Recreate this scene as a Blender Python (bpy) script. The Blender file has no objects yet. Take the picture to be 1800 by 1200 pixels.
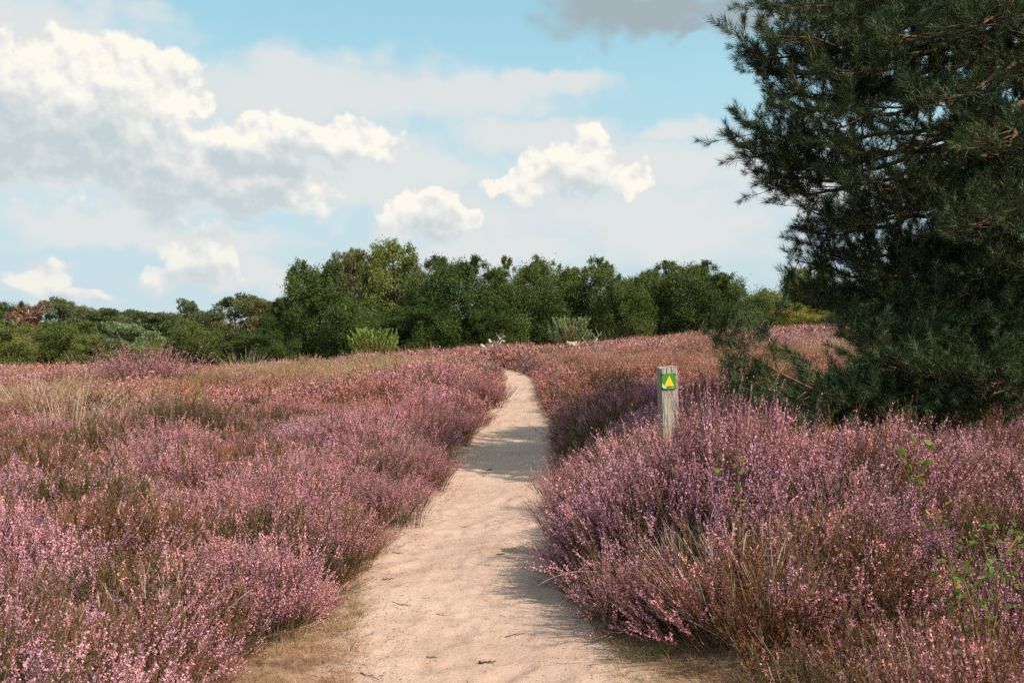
import bpy, math, random
import numpy as np
from mathutils import Vector, Matrix

scene = bpy.context.scene
R = math.radians
rnd = random.Random(7)

# ------------------------------------------------------------------ camera
FPX, HORIZON, EYE = 1700.0, 615.0, 1.6          # photo focal length and horizon row in photo pixels, eye height
cam_data = bpy.data.cameras.new('camera')
cam = bpy.data.objects.new('camera', cam_data)
scene.collection.objects.link(cam)
cam.location = (0, 0, EYE)
cam_data.sensor_width = 36.0
cam_data.lens = FPX / 1800 * 36
cam.rotation_euler = (R(90) + math.atan((HORIZON - 600) / FPX), 0, 0)
cam_data.clip_start, cam_data.clip_end = 0.05, 4000
cam_data.dof.use_dof = True
cam_data.dof.focus_distance = 8.0
cam_data.dof.aperture_fstop = 9.0
scene.camera = cam

def at(px, py, d):
    """point seen at photo pixel (px, py) at distance d along the view"""
    return Vector(((px - 900) / FPX * d, d, EYE + (HORIZON - py) / FPX * d))

# ------------------------------------------------------------------ sun, exposure
SUN_AZ, SUN_EL = 125.0, 46.5                     # degrees clockwise from the view direction (+Y); height above horizon
sun_data = bpy.data.lights.new('sun', 'SUN')
sun_data.energy = 5.0
sun_data.angle = R(0.55)
sun_data.color = (1.0, 0.89, 0.74)
sun = bpy.data.objects.new('sun', sun_data)
scene.collection.objects.link(sun)
sun_dir = Vector((math.sin(R(SUN_AZ)) * math.cos(R(SUN_EL)), math.cos(R(SUN_AZ)) * math.cos(R(SUN_EL)), math.sin(R(SUN_EL))))
sun.rotation_euler = sun_dir.to_track_quat('Z', 'Y').to_euler()
sun.location = sun_dir * 60
vs = scene.view_settings
vs.view_transform = 'Standard'; vs.look = 'None'; vs.exposure = 0.42; vs.gamma = 1.0; vs.use_curve_mapping = False
cy = scene.cycles
cy.use_denoising = False
cy.max_bounces = 7; cy.diffuse_bounces = 3; cy.glossy_bounces = 2; cy.transmission_bounces = 4; cy.transparent_max_bounces = 4
cy.caustics_reflective = False; cy.caustics_refractive = False
cy.sample_clamp_indirect = 4.0

# ------------------------------------------------------------------ node helper
class NT:
    def __init__(self, tree):
        self.t = tree; self.n = tree.nodes; self.l = tree.links
    def new(self, kind, **kw):
        nd = self.n.new(kind)
        for k, v in kw.items(): setattr(nd, k, v)
        return nd
    def put(self, sock, v):
        if v is None: return
        if isinstance(v, bpy.types.NodeSocket): self.l.new(v, sock)
        else: sock.default_value = v
    def math(self, op, a, b=None, c=None, clamp=False):
        nd = self.new('ShaderNodeMath', operation=op, use_clamp=clamp)
        self.put(nd.inputs[0], a); self.put(nd.inputs[1], b); self.put(nd.inputs[2], c)
        return nd.outputs[0]
    def vec(self, op, a, b=None, scale=None):
        nd = self.new('ShaderNodeVectorMath', operation=op)
        self.put(nd.inputs[0], a); self.put(nd.inputs[1], b)
        if scale is not None: self.put(nd.inputs['Scale'], scale)
        return nd.outputs['Value'] if op in ('DOT_PRODUCT', 'LENGTH', 'DISTANCE') else nd.outputs['Vector']
    def comb(self, x, y, z):
        nd = self.new('ShaderNodeCombineXYZ')
        self.put(nd.inputs[0], x); self.put(nd.inputs[1], y); self.put(nd.inputs[2], z)
        return nd.outputs[0]
    def noise(self, v, scale, detail=4.0, rough=0.55, dist=0.0, out='Fac', lac=2.0):
        nd = self.new('ShaderNodeTexNoise')
        self.put(nd.inputs['Vector'], v); self.put(nd.inputs['Scale'], scale); self.put(nd.inputs['Detail'], detail)
        self.put(nd.inputs['Roughness'], rough); self.put(nd.inputs['Distortion'], dist); self.put(nd.inputs['Lacunarity'], lac)
        return nd.outputs[0] if out == 'Fac' else nd.outputs['Color']
    def step(self, v, lo, hi, a=0.0, b=1.0):
        nd = self.new('ShaderNodeMapRange', interpolation_type='SMOOTHSTEP')
        self.put(nd.inputs[0], v); self.put(nd.inputs[1], lo); self.put(nd.inputs[2], hi); self.put(nd.inputs[3], a); self.put(nd.inputs[4], b)
        return nd.outputs[0]
    def mix(self, f, a, b, mode='MIX'):
        nd = self.new('ShaderNodeMix', data_type='RGBA', blend_type=mode)
        self.put(nd.inputs[0], f); self.put(nd.inputs[6], a); self.put(nd.inputs[7], b)
        return nd.outputs[2]
    def ramp(self, f, stops):
        nd = self.new('ShaderNodeValToRGB')
        e = nd.color_ramp.elements
        while len(e) < len(stops): e.new(0.5)
        for el, (p, c) in zip(e, stops):
            el.position = p; el.color = (*c, 1.0)
        self.put(nd.inputs[0], f)
        return nd.outputs[0]

def rgb(c): return (*c, 1.0)

# ------------------------------------------------------------------ sky: Nishita plus clouds laid out by direction
world = bpy.data.worlds.new('World'); scene.world = world; world.use_nodes = True
world.cycles.sampling_method = 'MANUAL'; world.cycles.sample_map_resolution = 512

def ang(px, py):
    u = math.atan((px - 900) / FPX)
    return u, math.atan((HORIZON - py) / FPX * math.cos(u))

def blob_field(T, p, blobs):
    """smooth union of ellipses in (azimuth, elevation); every ellipse has a flatter underside"""
    acc = None
    for (px, py, rx, ry) in blobs:
        u, v = ang(px, py)
        d = T.vec('SUBTRACT', p, (u, v, 0))
        q = T.vec('MULTIPLY', d, (FPX / rx, FPX / ry, 0))
        f = T.math('SUBTRACT', 1.0, T.vec('LENGTH', q))
        if acc is None: acc = f
        else: acc = T.math('SMOOTH_MAX', acc, f, 0.12)
    return acc

CUMULUS = [(150, 235, 190, 105), (185, 120, 135, 62), (15, 215, 75, 120), (270, 150, 95, 60),
           (420, 318, 135, 62), (272, 325, 62, 66), (355, 290, 55, 45), (470, 330, 110, 50),
           (470, 250, 150, 42), (610, 243, 95, 30),
           (745, 383, 72, 45), (782, 358, 38, 34), (715, 375, 40, 34), (810, 392, 45, 20),
           (1005, 300, 95, 48), (1042, 268, 42, 45), (905, 322, 60, 24), (1108, 316, 40, 30),
           (355, 450, 55, 48), (330, 488, 80, 20), (85, 490, 50, 24), (130, 522, 55, 13)]
BIG = [(150, 235, 190, 105), (15, 215, 75, 120), (420, 318, 150, 66), (272, 325, 62, 66), (520, 250, 190, 40), (745, 383, 72, 45),
       (1005, 300, 95, 48), (345, 460, 65, 42), (85, 490, 50, 24)]
SHEETS = [(80, 55, 210, 75), (560, 170, 330, 75), (820, 165, 260, 42), (960, 242, 170, 42), (1190, 228, 75, 30), (100, 322, 150, 26),
          (620, 330, 190, 60), (1120, 385, 330, 80), (1150, 290, 300, 60), (720, 290, 240, 45), (300, 420, 260, 26), (150, 395, 130, 20), (980, 150, 110, 28), (420, 480, 120, 40), (1420, 330, 130, 60), (900, 440, 240, 40), (1215, 415, 55, 30), (1298, 380, 60, 22), (1440, 385, 60, 26), (745, 395, 110, 40), (1030, 310, 160, 50)]
GREYS = [(1150, 15, 215, 62), (1330, 10, 160, 58), (1215, 55, 55, 26)]

T = NT(world.node_tree); T.n.clear()
tc = T.new('ShaderNodeTexCoord')
sepd = T.new('ShaderNodeSeparateXYZ'); T.put(sepd.inputs[0], tc.outputs['Generated'])
az = T.math('ARCTAN2', sepd.outputs[0], sepd.outputs[1])
el = T.math('ARCSINE', sepd.outputs[2])
P = T.comb(az, el, 0.0)
def noise2(v, scale, detail, rough, out='Fac'):
    o = T.noise(v, scale, detail, rough, 0.0, out); o.node.noise_dimensions = '2D'; return o
warp = T.vec('SUBTRACT', noise2(P, 22.0, 2.0, 0.5, 'Color'), (0.5, 0.5, 0.5))
fine = T.math('SUBTRACT', noise2(P, 38.0, 7.0, 0.56), 0.5)
wide = T.math('SUBTRACT', noise2(T.vec('MULTIPLY', P, (0.42, 1.0, 1.0)), 19.0, 5.0, 0.55), 0.5)
# beyond the view the sky carries the same kinds of cloud, set by noise alone
beyond = T.math('MAXIMUM', T.step(T.math('ABSOLUTE', az), 0.55, 0.72), T.step(el, 0.40, 0.55))
inside = T.math('SUBTRACT', 1.0, beyond)
gen = T.math('MULTIPLY', T.math('SUBTRACT', noise2(P, 5.0, 3.0, 0.5), 0.60), 4.0)
gen = T.math('SUBTRACT', gen, T.step(el, 0.0, 0.03, 1.0, 0.0))
def blend(f):
    return T.math('MULTIPLY_ADD', gen, beyond, T.math('MULTIPLY', f, inside))
Pw = T.vec('MULTIPLY_ADD', warp, (0.040, 0.040, 0.0)); T.put(Pw.node.inputs[2], P)
Psh = T.vec('MULTIPLY_ADD', warp, (0.060, 0.050, 0.0)); T.put(Psh.node.inputs[2], P)
f_cum = blend(blob_field(T, Pw, CUMULUS))
fc = T.math('MULTIPLY_ADD', fine, 1.25, f_cum)
a_halo = T.math('MULTIPLY', T.step(T.math('MULTIPLY_ADD', wide, 1.6, f_cum), -0.55, 0.35), 0.75)
fine_sun = T.math('SUBTRACT', noise2(T.vec('ADD', P, (0.004, 0.010, 0)), 38.0, 7.0, 0.56), 0.5)
relief = T.math('SUBTRACT', fine, fine_sun)                       # billows: denser here than towards the sun
Pup = T.vec('ADD', Pw, (-0.003, 0.024, 0.0))
f_big = blend(blob_field(T, Pup, BIG))
thick = T.math('ADD', T.math('MULTIPLY_ADD', fine, 0.75, f_big), T.math('MULTIPLY', wide, 0.9))
lit = T.math('ADD', T.step(thick, -0.35, 0.95, 1.0, 0.0), T.math('MULTIPLY', T.math('SUBTRACT', relief, 0.04), 1.7), clamp=True)
a_soft = T.step(T.math('MULTIPLY_ADD', wide, 0.6, fc), -0.20, 0.32)
a_crisp = T.step(fc, -0.12, 0.20)
top = T.step(f_big, 0.25, -0.15)
a_cum = T.math('ADD', T.math('MULTIPLY', a_crisp, top), T.math('MULTIPLY', a_soft, T.math('SUBTRACT', 1.0, top)))
a_cum = T.math('MULTIPLY', a_cum, T.step(el, 0.02, 0.20, 0.55, 0.97))
fs = T.math('MULTIPLY_ADD', wide, 1.25, blend(blob_field(T, Psh, SHEETS)))
a_sheet = T.math('MULTIPLY', T.step(fs, -0.3, 0.6), 0.9)
fg = T.math('MULTIPLY_ADD', wide, 0.9, T.math('SUBTRACT', blob_field(T, Psh, GREYS), T.math('MULTIPLY', beyond, 3.0)))
a_grey = T.math('MULTIPLY', T.step(fg, 0.0, 0.55), 0.9)

sky = T.new('ShaderNodeTexSky'); sky.sky_type = 'NISHITA'; sky.sun_disc = False
sky.sun_elevation = R(SUN_EL); sky.sun_rotation = R(SUN_AZ); sky.air_density = 1.0; sky.dust_density = 1.2; sky.ozone_density = 1.0
SKY_K = 0.118
T.put(sky.inputs[0], T.vec('NORMALIZE', T.vec('ADD', tc.outputs['Generated'], (0, 0, 0.22))))
clear = T.mix(1.0, sky.outputs[0], (1.95, 2.32, 1.66, 1.0), 'MULTIPLY')          # the warm cyan film tone of the whole sky
haze_band = T.step(el, 0.03, 0.40, 0.90, 0.0)
clear = T.mix(haze_band, clear, tuple(c * 0.748 / SKY_K for c in (0.58, 0.68, 0.73)) + (1.0,))
k = 0.748 / SKY_K
col = T.mix(a_sheet, clear, (0.77 * k, 0.79 * k, 0.78 * k, 1.0))
cumcol = T.ramp(lit, [(0.0, (0.56, 0.645, 0.67)), (0.35, (0.67, 0.72, 0.725)), (0.60, (0.80, 0.81, 0.79)), (0.82, (0.91, 0.895, 0.84)), (1.0, (1.0, 0.96, 0.86))])
cumcol = T.vec('SCALE', cumcol, scale=k)
col = T.mix(a_halo, col, (0.74 * k, 0.77 * k, 0.77 * k, 1.0))
col = T.mix(a_cum, col, cumcol)
col = T.mix(a_grey, col, (0.37 * k, 0.43 * k, 0.46 * k, 1.0))
bg = T.new('ShaderNodeBackground'); bg.inputs[1].default_value = SKY_K
T.put(bg.inputs[0], col)
wo = T.new('ShaderNodeOutputWorld'); T.l.new(bg.outputs[0], wo.inputs[0])

# ------------------------------------------------------------------ object helpers
COL = scene.collection
def tag(o, label=None, category=None, group=None, kind=None):
    if label: o['label'] = label
    if category: o['category'] = category
    if group: o['group'] = group
    if kind: o['kind'] = kind
    return o

def empty(name, loc, rz=0.0, scale=1.0):
    o = bpy.data.objects.new(name, None); COL.objects.link(o)
    o.empty_display_size = 0.1
    o.location = loc; o.rotation_euler = (0, 0, rz); o.scale = (scale,) * 3 if not hasattr(scale, '__len__') else scale
    return o

def obj(name, mesh, parent=None, loc=None, link=True):
    o = bpy.data.objects.new(name, mesh)
    if link: COL.objects.link(o)
    if parent: o.parent = parent
    if loc is not None: o.location = loc
    return o

class MB:
    """collects triangles and quads with a material slot and a per-vertex 'tone' into one mesh"""
    def __init__(self):
        self.v = []; self.t = []; self.q = []; self.tm = []; self.qm = []; self.tone = []; self.n = 0
    def add(self, v, tris=None, quads=None, mat=0, tone=0.5):
        v = np.asarray(v, dtype=np.float32).reshape(-1, 3)
        if tris is not None and len(tris):
            t = np.asarray(tris, dtype=np.int32).reshape(-1, 3) + self.n
            self.t.append(t); self.tm.append(np.full(len(t), mat, np.int32))
        if quads is not None and len(quads):
            q = np.asarray(quads, dtype=np.int32).reshape(-1, 4) + self.n
            self.q.append(q); self.qm.append(np.full(len(q), mat, np.int32))
        self.v.append(v)
        tn = np.asarray(tone, dtype=np.float32)
        self.tone.append(np.full(len(v), float(tn), np.float32) if tn.ndim == 0 else tn)
        self.n += len(v)
    def mesh(self, name, mats, smooth=False):
        me = bpy.data.meshes.new(name)
        V = np.concatenate(self.v) if self.v else np.zeros((0, 3), np.float32)
        Tn = np.concatenate(self.t) if self.t else np.zeros((0, 3), np.int32)
        Q = np.concatenate(self.q) if self.q else np.zeros((0, 4), np.int32)
        me.vertices.add(len(V)); me.vertices.foreach_set('co', V.ravel())
        loops = np.concatenate([Tn.ravel(), Q.ravel()]).astype(np.int32)
        me.loops.add(len(loops)); me.loops.foreach_set('vertex_index', loops)
        nt, nq = len(Tn), len(Q)
        me.polygons.add(nt + nq)
        st = np.concatenate([np.arange(nt) * 3, nt * 3 + np.arange(nq) * 4]).astype(np.int32)
        me.polygons.foreach_set('loop_start', st)
        mi = np.concatenate((self.tm or [np.zeros(0, np.int32)]) + (self.qm or [np.zeros(0, np.int32)])).astype(np.int32)
        for m in mats: me.materials.append(m)
        me.update(calc_edges=True)
        me.polygons.foreach_set('material_index', mi)
        me.polygons.foreach_set('use_smooth', np.full(nt + nq, smooth, dtype=bool))
        a = me.attributes.new('tone', 'FLOAT', 'POINT')
        a.data.foreach_set('value', np.concatenate(self.tone) if self.tone else np.zeros(0, np.float32))
        me.validate()
        return me

def frame(d):
    d = d / (np.linalg.norm(d) + 1e-9)
    up = np.array([0, 0, 1.0]) if abs(d[2]) < 0.9 else np.array([1.0, 0, 0])
    a = np.cross(d, up); a /= np.linalg.norm(a)
    return a, np.cross(a, d)

def tube(mb, pts, radii, sides=5, mat=0, tone=0.5, cap=True):
    pts = np.asarray(pts, dtype=float); n = len(pts)
    ang_ = np.arange(sides) * 2 * math.pi / sides
    V = []
    for i in range(n):
        d = pts[min(i + 1, n - 1)] - pts[max(i - 1, 0)]
        a, b = frame(d)
        r = radii[i]
        V.append(pts[i] + r * (np.cos(ang_)[:, None] * a + np.sin(ang_)[:, None] * b))
    V = np.concatenate(V)
    k = np.arange(sides); k2 = (k + 1) % sides
    Q = [np.stack([i * sides + k, i * sides + k2, (i + 1) * sides + k2, (i + 1) * sides + k], 1) for i in range(n - 1)]
    if cap:
        V = np.concatenate([V, pts[-1:][:, :], pts[:1]])
        T1 = np.stack([(n - 1) * sides + k, (n - 1) * sides + k2, np.full(sides, n * sides)], 1)
        T2 = np.stack([k2, k, np.full(sides, n * sides + 1)], 1)
        mb.add(V, np.concatenate([T1, T2]), np.concatenate(Q), mat, tone)
    else:
        mb.add(V, None, np.concatenate(Q), mat, tone)

def bez(p0, p1, p2, p3, n):
    t = np.linspace(0, 1, n)[:, None]
    return (1 - t) ** 3 * p0 + 3 * (1 - t) ** 2 * t * p1 + 3 * (1 - t) * t * t * p2 + t ** 3 * p3

# ------------------------------------------------------------------ materials
def mat_new(name):
    m = bpy.data.materials.new(name); m.use_nodes = True
    T = NT(m.node_tree); T.n.clear()
    return m, T, T.new('ShaderNodeOutputMaterial')

def attr(T, name, kind='GEOMETRY', out='Fac'):
    nd = T.new('ShaderNodeAttribute', attribute_type=kind, attribute_name=name)
    return nd.outputs[out]

def leaf_shader(T, out, color, transl=0.3, rough=0.6, spec=0.25):
    p = T.new('ShaderNodeBsdfPrincipled')
    T.put(p.inputs['Base Color'], color); p.inputs['Roughness'].default_value = rough
    p.inputs['Specular IOR Level'].default_value = spec
    if transl:
        tr = T.new('ShaderNodeBsdfTranslucent'); T.put(tr.inputs[0], color)
        mx = T.new('ShaderNodeMixShader'); mx.inputs[0].default_value = transl
        T.l.new(p.outputs[0], mx.inputs[1]); T.l.new(tr.outputs[0], mx.inputs[2])
        T.l.new(mx.outputs[0], out.inputs[0])
    else:
        T.l.new(p.outputs[0], out.inputs[0])
    return p

def foliage_mat(name, stops, transl=0.3, spread=0.35, instanced=False, hue_attr=None, rough=0.6, spec=0.2, gain=1.0, bright=0.6):
    """leaf-like surface whose hue runs over stops by leaf ('tone'), by plant and, when instanced, by the plant's own 'hue'"""
    m, T, out = mat_new(name)
    tone = attr(T, 'tone')
    info = T.new('ShaderNodeObjectInfo')
    f = T.math('MULTIPLY', T.math('SUBTRACT', tone, 0.5), spread)
    if hue_attr:
        f = T.math('ADD', f, attr(T, hue_attr, 'INSTANCER'))
        f = T.math('ADD', f, T.math('MULTIPLY', T.math('SUBTRACT', info.outputs['Random'], 0.5), 0.22))
    else:
        f = T.math('ADD', f, 0.5)
        if instanced:
            f = T.math('ADD', f, T.math('MULTIPLY', T.math('SUBTRACT', info.outputs['Random'], 0.5), 0.3))
    c = T.ramp(f, stops)
    br = T.math('MULTIPLY_ADD', tone, bright, (1 - bright * 0.5) * gain)
    c = T.mix(1.0, c, T.comb(br, br, br), 'MULTIPLY')
    leaf_shader(T, out, c, transl, rough, spec)
    return m

def bark_mat(name, c1, c2, scale=14, stretch=0.15, rough=0.9):
    m, T, out = mat_new(name)
    tc_ = T.new('ShaderNodeTexCoord')
    p = T.vec('MULTIPLY', tc_.outputs['Object'], (1, 1, stretch))
    n = T.noise(p, scale, 6, 0.65)
    c = T.ramp(n, [(0.3, c1), (0.7, c2)])
    b = T.new('ShaderNodeBump'); b.inputs['Strength'].default_value = 0.6; b.inputs['Distance'].default_value = 0.02
    T.put(b.inputs['Height'], n)
    pr = T.new('ShaderNodeBsdfPrincipled'); T.put(pr.inputs['Base Color'], c); pr.inputs['Roughness'].default_value = rough
    pr.inputs['Specular IOR Level'].default_value = 0.15
    T.l.new(b.outputs[0], pr.inputs['Normal']); T.l.new(pr.outputs[0], out.inputs[0])
    return m

# ------------------------------------------------------------------ terrain
PROF_Y = [-60, 7, 9, 11, 13.2, 15, 16.8, 19, 22.5, 26, 30, 40, 60, 90, 300, 900]
PROF_Z = [0, 0, .03, .09, .18, .26, .35, .46, .62, .74, .87, 1.0, 1.1, 1.2, 1.2, 1.2]
def sst(x, a, b):
    t = np.clip((x - a) / (b - a), 0, 1); return t * t * (3 - 2 * t)
_ph = np.random.default_rng(3).uniform(0, 6.28, (8, 2))
def wob(x, y, s):
    r = 0
    for i in range(4):
        f = s * (1.7 ** i)
        r = r + (0.6 ** i) * np.sin(f * x * (0.9 + 0.13 * i) + f * y * 0.35 + _ph[i, 0]) * np.sin(f * y * 0.8 - f * x * 0.4 + _ph[i, 1])
    return r / 2.2

# path edges: distance, left and right edge columns in the photo
PE = [(3.6, 600, 1190), (4.65, 600, 1135), (5.61, 612, 1062), (6.25, 622, 1005), (7.06, 640, 985), (8, 680, 975), (9.3, 722, 968), (11, 770, 966), (13.2, 805, 968),
      (15, 830, 984), (16.8, 850, 962), (19, 862, 954), (22.5, 876, 950), (26, 884, 940), (30, 876, 924), (34, 848, 880), (39, 800, 828), (46, 752, 775)]
PE_D = np.array([e[0] for e in PE]); PE_L = np.array([(e[1] - 900) / FPX * e[0] for e in PE]); PE_R = np.array([(e[2] - 900) / FPX * e[0] for e in PE])
def path_l(y): return np.interp(y, PE_D, PE_L)
def path_r(y): return np.interp(y, PE_D, PE_R)
def path_dist(x, y):
    """signed distance outside the sand (negative on it); also which side"""
    l, r = path_l(y), path_r(y)
    d = np.maximum(l - x, x - r)
    return np.where(y > 44, np.maximum(d, (y - 44) * 0.6), d)

def hz(x, y):
    x = np.asarray(x, float); y = np.asarray(y, float)
    P_ = np.interp(y, PROF_Y, PROF_Z)
    left = 1 - 0.60 * sst(-x, 1.8, 11) * sst(y, 8, 24)
    z = P_ * left - 0.75 * sst(-x, 1.5, 13) * sst(y, 28, 75)
    # right bank by the path and the rising ground beyond
    z = z + 0.38 * sst(x - path_r(y), 0.10, 1.0) * sst(y, 4.0, 6.2) * (1 - 0.5 * sst(y, 13, 22))
    z = z + np.minimum(np.maximum(x - 2.5, 0) * 0.085, 1.1) * sst(y, 10, 28)
    z = z + 0.10 * sst(path_l(y) - x, 0.1, 1.4)
    z = z + 0.07 * wob(x, y, 0.9) * sst(np.abs(path_dist(x, y)), 0.1, 1.2) * sst(path_dist(x, y), 0, 1)
    return z

def spaced(lo, hi, n, k):
    t = np.linspace(-1, 1, n) if lo < 0 else np.linspace(0, 1, n)
    s = np.sinh(k * t) / math.sinh(k)
    return np.where(s < 0, -s * lo, s * hi)

def grid_mesh(X, Y, Z, mats, smooth=True, attrs=None, name='grid'):
    ny, nx = X.shape
    V = np.stack([X, Y, Z], -1).reshape(-1, 3)
    i = np.arange(nx - 1)[None, :] + np.arange(ny - 1)[:, None] * nx
    Q = np.stack([i, i + 1, i + nx + 1, i + nx], -1).reshape(-1, 4)
    mb = MB(); mb.add(V, None, Q)
    me = mb.mesh(name, mats, smooth)
    for k_, val in (attrs or {}).items():
        a = me.attributes.new(k_, 'FLOAT', 'POINT'); a.data.foreach_set('value', val.ravel().astype(np.float32))
    return me

def ground_mat():
    m, T, out = mat_new('heath soil')
    pos = T.new('ShaderNodeNewGeometry').outputs['Position']
    n1 = T.noise(pos, 1.3, 5, 0.6); n2 = T.noise(pos, 38.0, 4, 0.6)
    c = T.ramp(n1, [(0.3, (0.045, 0.032, 0.018)), (0.55, (0.10, 0.075, 0.04)), (0.75, (0.20, 0.15, 0.085))])
    c = T.mix(T.step(n2, 0.5, 0.7), c, (0.05, 0.03, 0.018, 1))
    b = T.new('ShaderNodeBump'); b.inputs['Strength'].default_value = 0.8; b.inputs['Distance'].default_value = 0.03; T.put(b.inputs['Height'], n2)
    p = T.new('ShaderNodeBsdfPrincipled'); T.put(p.inputs['Base Color'], c); p.inputs['Roughness'].default_value = 0.95; p.inputs['Specular IOR Level'].default_value = 0.1
    T.l.new(b.outputs[0], p.inputs['Normal']); T.l.new(p.outputs[0], out.inputs[0])
    return m

def sand_mat():
    m, T, out = mat_new('path sand')
    geo = T.new('ShaderNodeNewGeometry'); pos = geo.outputs['Position']
    e = attr(T, 'edge')                                        # metres outside the trodden sand
    patch = T.noise(pos, 1.1, 4, 0.6); mid = T.noise(pos, 6.0, 5, 0.62); grain = T.noise(pos, 170.0, 3, 0.6); speck = T.noise(pos, 46.0, 4, 0.7)
    sand = T.ramp(patch, [(0.32, (0.38, 0.252, 0.205)), (0.55, (0.445, 0.305, 0.25)), (0.72, (0.485, 0.342, 0.285))])
    sand = T.mix(T.step(mid, 0.50, 0.70, 0, 0.62), sand, (0.31, 0.20, 0.145, 1))
    sand = T.mix(T.step(grain, 0.35, 0.72, 0, 0.30), sand, (0.27, 0.18, 0.13, 1))
    sand = T.mix(T.step(T.noise(T.vec('MULTIPLY', pos, (1.0, 2.6, 1.0)), 7.0, 6, 0.68), 0.56, 0.72, 0, 0.55), sand, (0.27, 0.165, 0.12, 1))
    sand = T.mix(T.step(speck, 0.61, 0.72, 0, 0.7), sand, (0.16, 0.09, 0.06, 1))
    humus = T.ramp(T.noise(pos, 9.0, 6, 0.7), [(0.32, (0.10, 0.055, 0.038)), (0.5, (0.22, 0.13, 0.09)), (0.7, (0.34, 0.22, 0.155))])
    f = T.step(T.math('ADD', e, T.math('MULTIPLY', T.math('SUBTRACT', mid, 0.5), 0.55)), -0.14, 0.22)
    c = T.mix(f, sand, humus)
    h = T.math('ADD', T.math('MULTIPLY', mid, 0.6), T.math('ADD', T.math('MULTIPLY', grain, 0.06), T.math('MULTIPLY', speck, 0.22)))
    b = T.new('ShaderNodeBump'); b.inputs['Strength'].default_value = 0.85; b.inputs['Distance'].default_value = 0.05; T.put(b.inputs['Height'], h)
    p = T.new('ShaderNodeBsdfPrincipled'); T.put(p.inputs['Base Color'], c); p.inputs['Roughness'].default_value = 0.95; p.inputs['Specular IOR Level'].default_value = 0.12
    T.l.new(b.outputs[0], p.inputs['Normal']); T.l.new(p.outputs[0], out.inputs[0])
    return m

gx = spaced(-700, 700, 281, 6.0); gy = np.concatenate([np.linspace(-60, 2, 24)[:-1], np.linspace(2, 40, 153)[:-1], 40 * (1000 / 40) ** np.linspace(0, 1, 70)])
GX, GY = np.meshgrid(gx, gy)
tag(obj('ground', grid_mesh(GX, GY, hz(GX, GY) - 0.03 * (path_dist(GX, GY) < 0.7), [ground_mat()], name='ground')), kind='structure')

py_ = np.concatenate([np.arange(2.6, 14, 0.03), np.arange(14, 30, 0.08), np.arange(30, 47, 0.25)])
s_ = np.linspace(0, 1, 128)
wide_ = 0.55 + 0.35 * sst(-py_, -6.5, -4.0); PL = path_l(py_) - wide_; PR = path_r(py_) + wide_ * 0.9
PX = PL[:, None] + (PR - PL)[:, None] * s_[None, :]; PY = np.repeat(py_[:, None], len(s_), 1)
pd = path_dist(PX, PY)
rg = np.random.default_rng(11)
def pits(X, Y, n, r0, r1, depth, ylo, yhi):
    """shallow trodden hollows with a raised rim"""
    Z = np.zeros_like(X)
    for _ in range(n):
        cyy = ylo + (yhi - ylo) * rg.random() ** 1.5; l, r = path_l(cyy), path_r(cyy)
        cxx = l + (r - l) * rg.random(); a = rg.uniform(r0, r1); b_ = a * rg.uniform(1.1, 2.2); th = rg.normal(0, 0.5)
        i0, i1 = np.searchsorted(py_, [cyy - 2 * b_, cyy + 2 * b_])
        xs, ys = X[i0:i1] - cxx, Y[i0:i1] - cyy
        u = (xs * math.cos(th) + ys * math.sin(th)) / a; v = (-xs * math.sin(th) + ys * math.cos(th)) / b_
        q = u * u + v * v
        Z[i0:i1] += depth * rg.uniform(0.5, 1.0) * (-np.exp(-q * 1.4) + 0.55 * np.exp(-(np.sqrt(q) - 1.35) ** 2 * 5))
    return Z
PZ = hz(PX, PY) + 0.010 * wob(PX, PY, 3.0) + 0.003 * wob(PX + 5, PY, 21.0) - 0.03 * np.exp(-((s_[None, :] - 0.5) / 0.22) ** 2) + 0.02 + pits(PX, PY, 380, 0.05, 0.11, 0.011, 3.0, 26) + pits(PX, PY, 700, 0.015, 0.05, 0.005, 3.0, 18)
PZ -= 0.05 * sst(np.minimum(s_, 1 - s_)[None, :] * (PR - PL)[:, None], 0.10, 0.0)
tag(obj('path', grid_mesh(PX, PY, PZ, [sand_mat()], attrs={'edge': pd}, name='path')), kind='structure')
def path_z(x, y):
    i = int(np.clip(np.searchsorted(py_, y), 0, len(py_) - 1)); return float(np.interp(x, PX[i], PZ[i]))

# ------------------------------------------------------------------ heather, grass: plants built sprig by sprig
M_STEM = foliage_mat('heather stems', [(0.0, (0.05, 0.028, 0.018)), (0.5, (0.10, 0.055, 0.034)), (1.0, (0.24, 0.15, 0.095))], 0.0, 0.9)
M_HLEAF = foliage_mat('heather leaves', [(0.0, (0.045, 0.055, 0.012)), (0.35, (0.085, 0.070, 0.020)), (0.65, (0.155, 0.082, 0.034)), (1.0, (0.26, 0.100, 0.050))], 0.15, 0.5, True, 'leafhue', bright=1.1)
M_HFLOWER = foliage_mat('heather flowers', [(0.0, (0.55, 0.275, 0.385)), (0.28, (0.62, 0.28, 0.335)), (0.52, (0.60, 0.24, 0.235)), (0.75, (0.46, 0.165, 0.105)), (1.0, (0.33, 0.12, 0.058))], 0.12, 0.35, True, 'hue', bright=1.2)
M_GRASS = foliage_mat('dry grass', [(0.0, (0.13, 0.14, 0.04)), (0.25, (0.34, 0.25, 0.12)), (0.5, (0.42, 0.28, 0.17)), (0.75, (0.36, 0.165, 0.095)), (1.0, (0.27, 0.10, 0.055))], 0.35, 0.35, True, 'hue')
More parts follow.
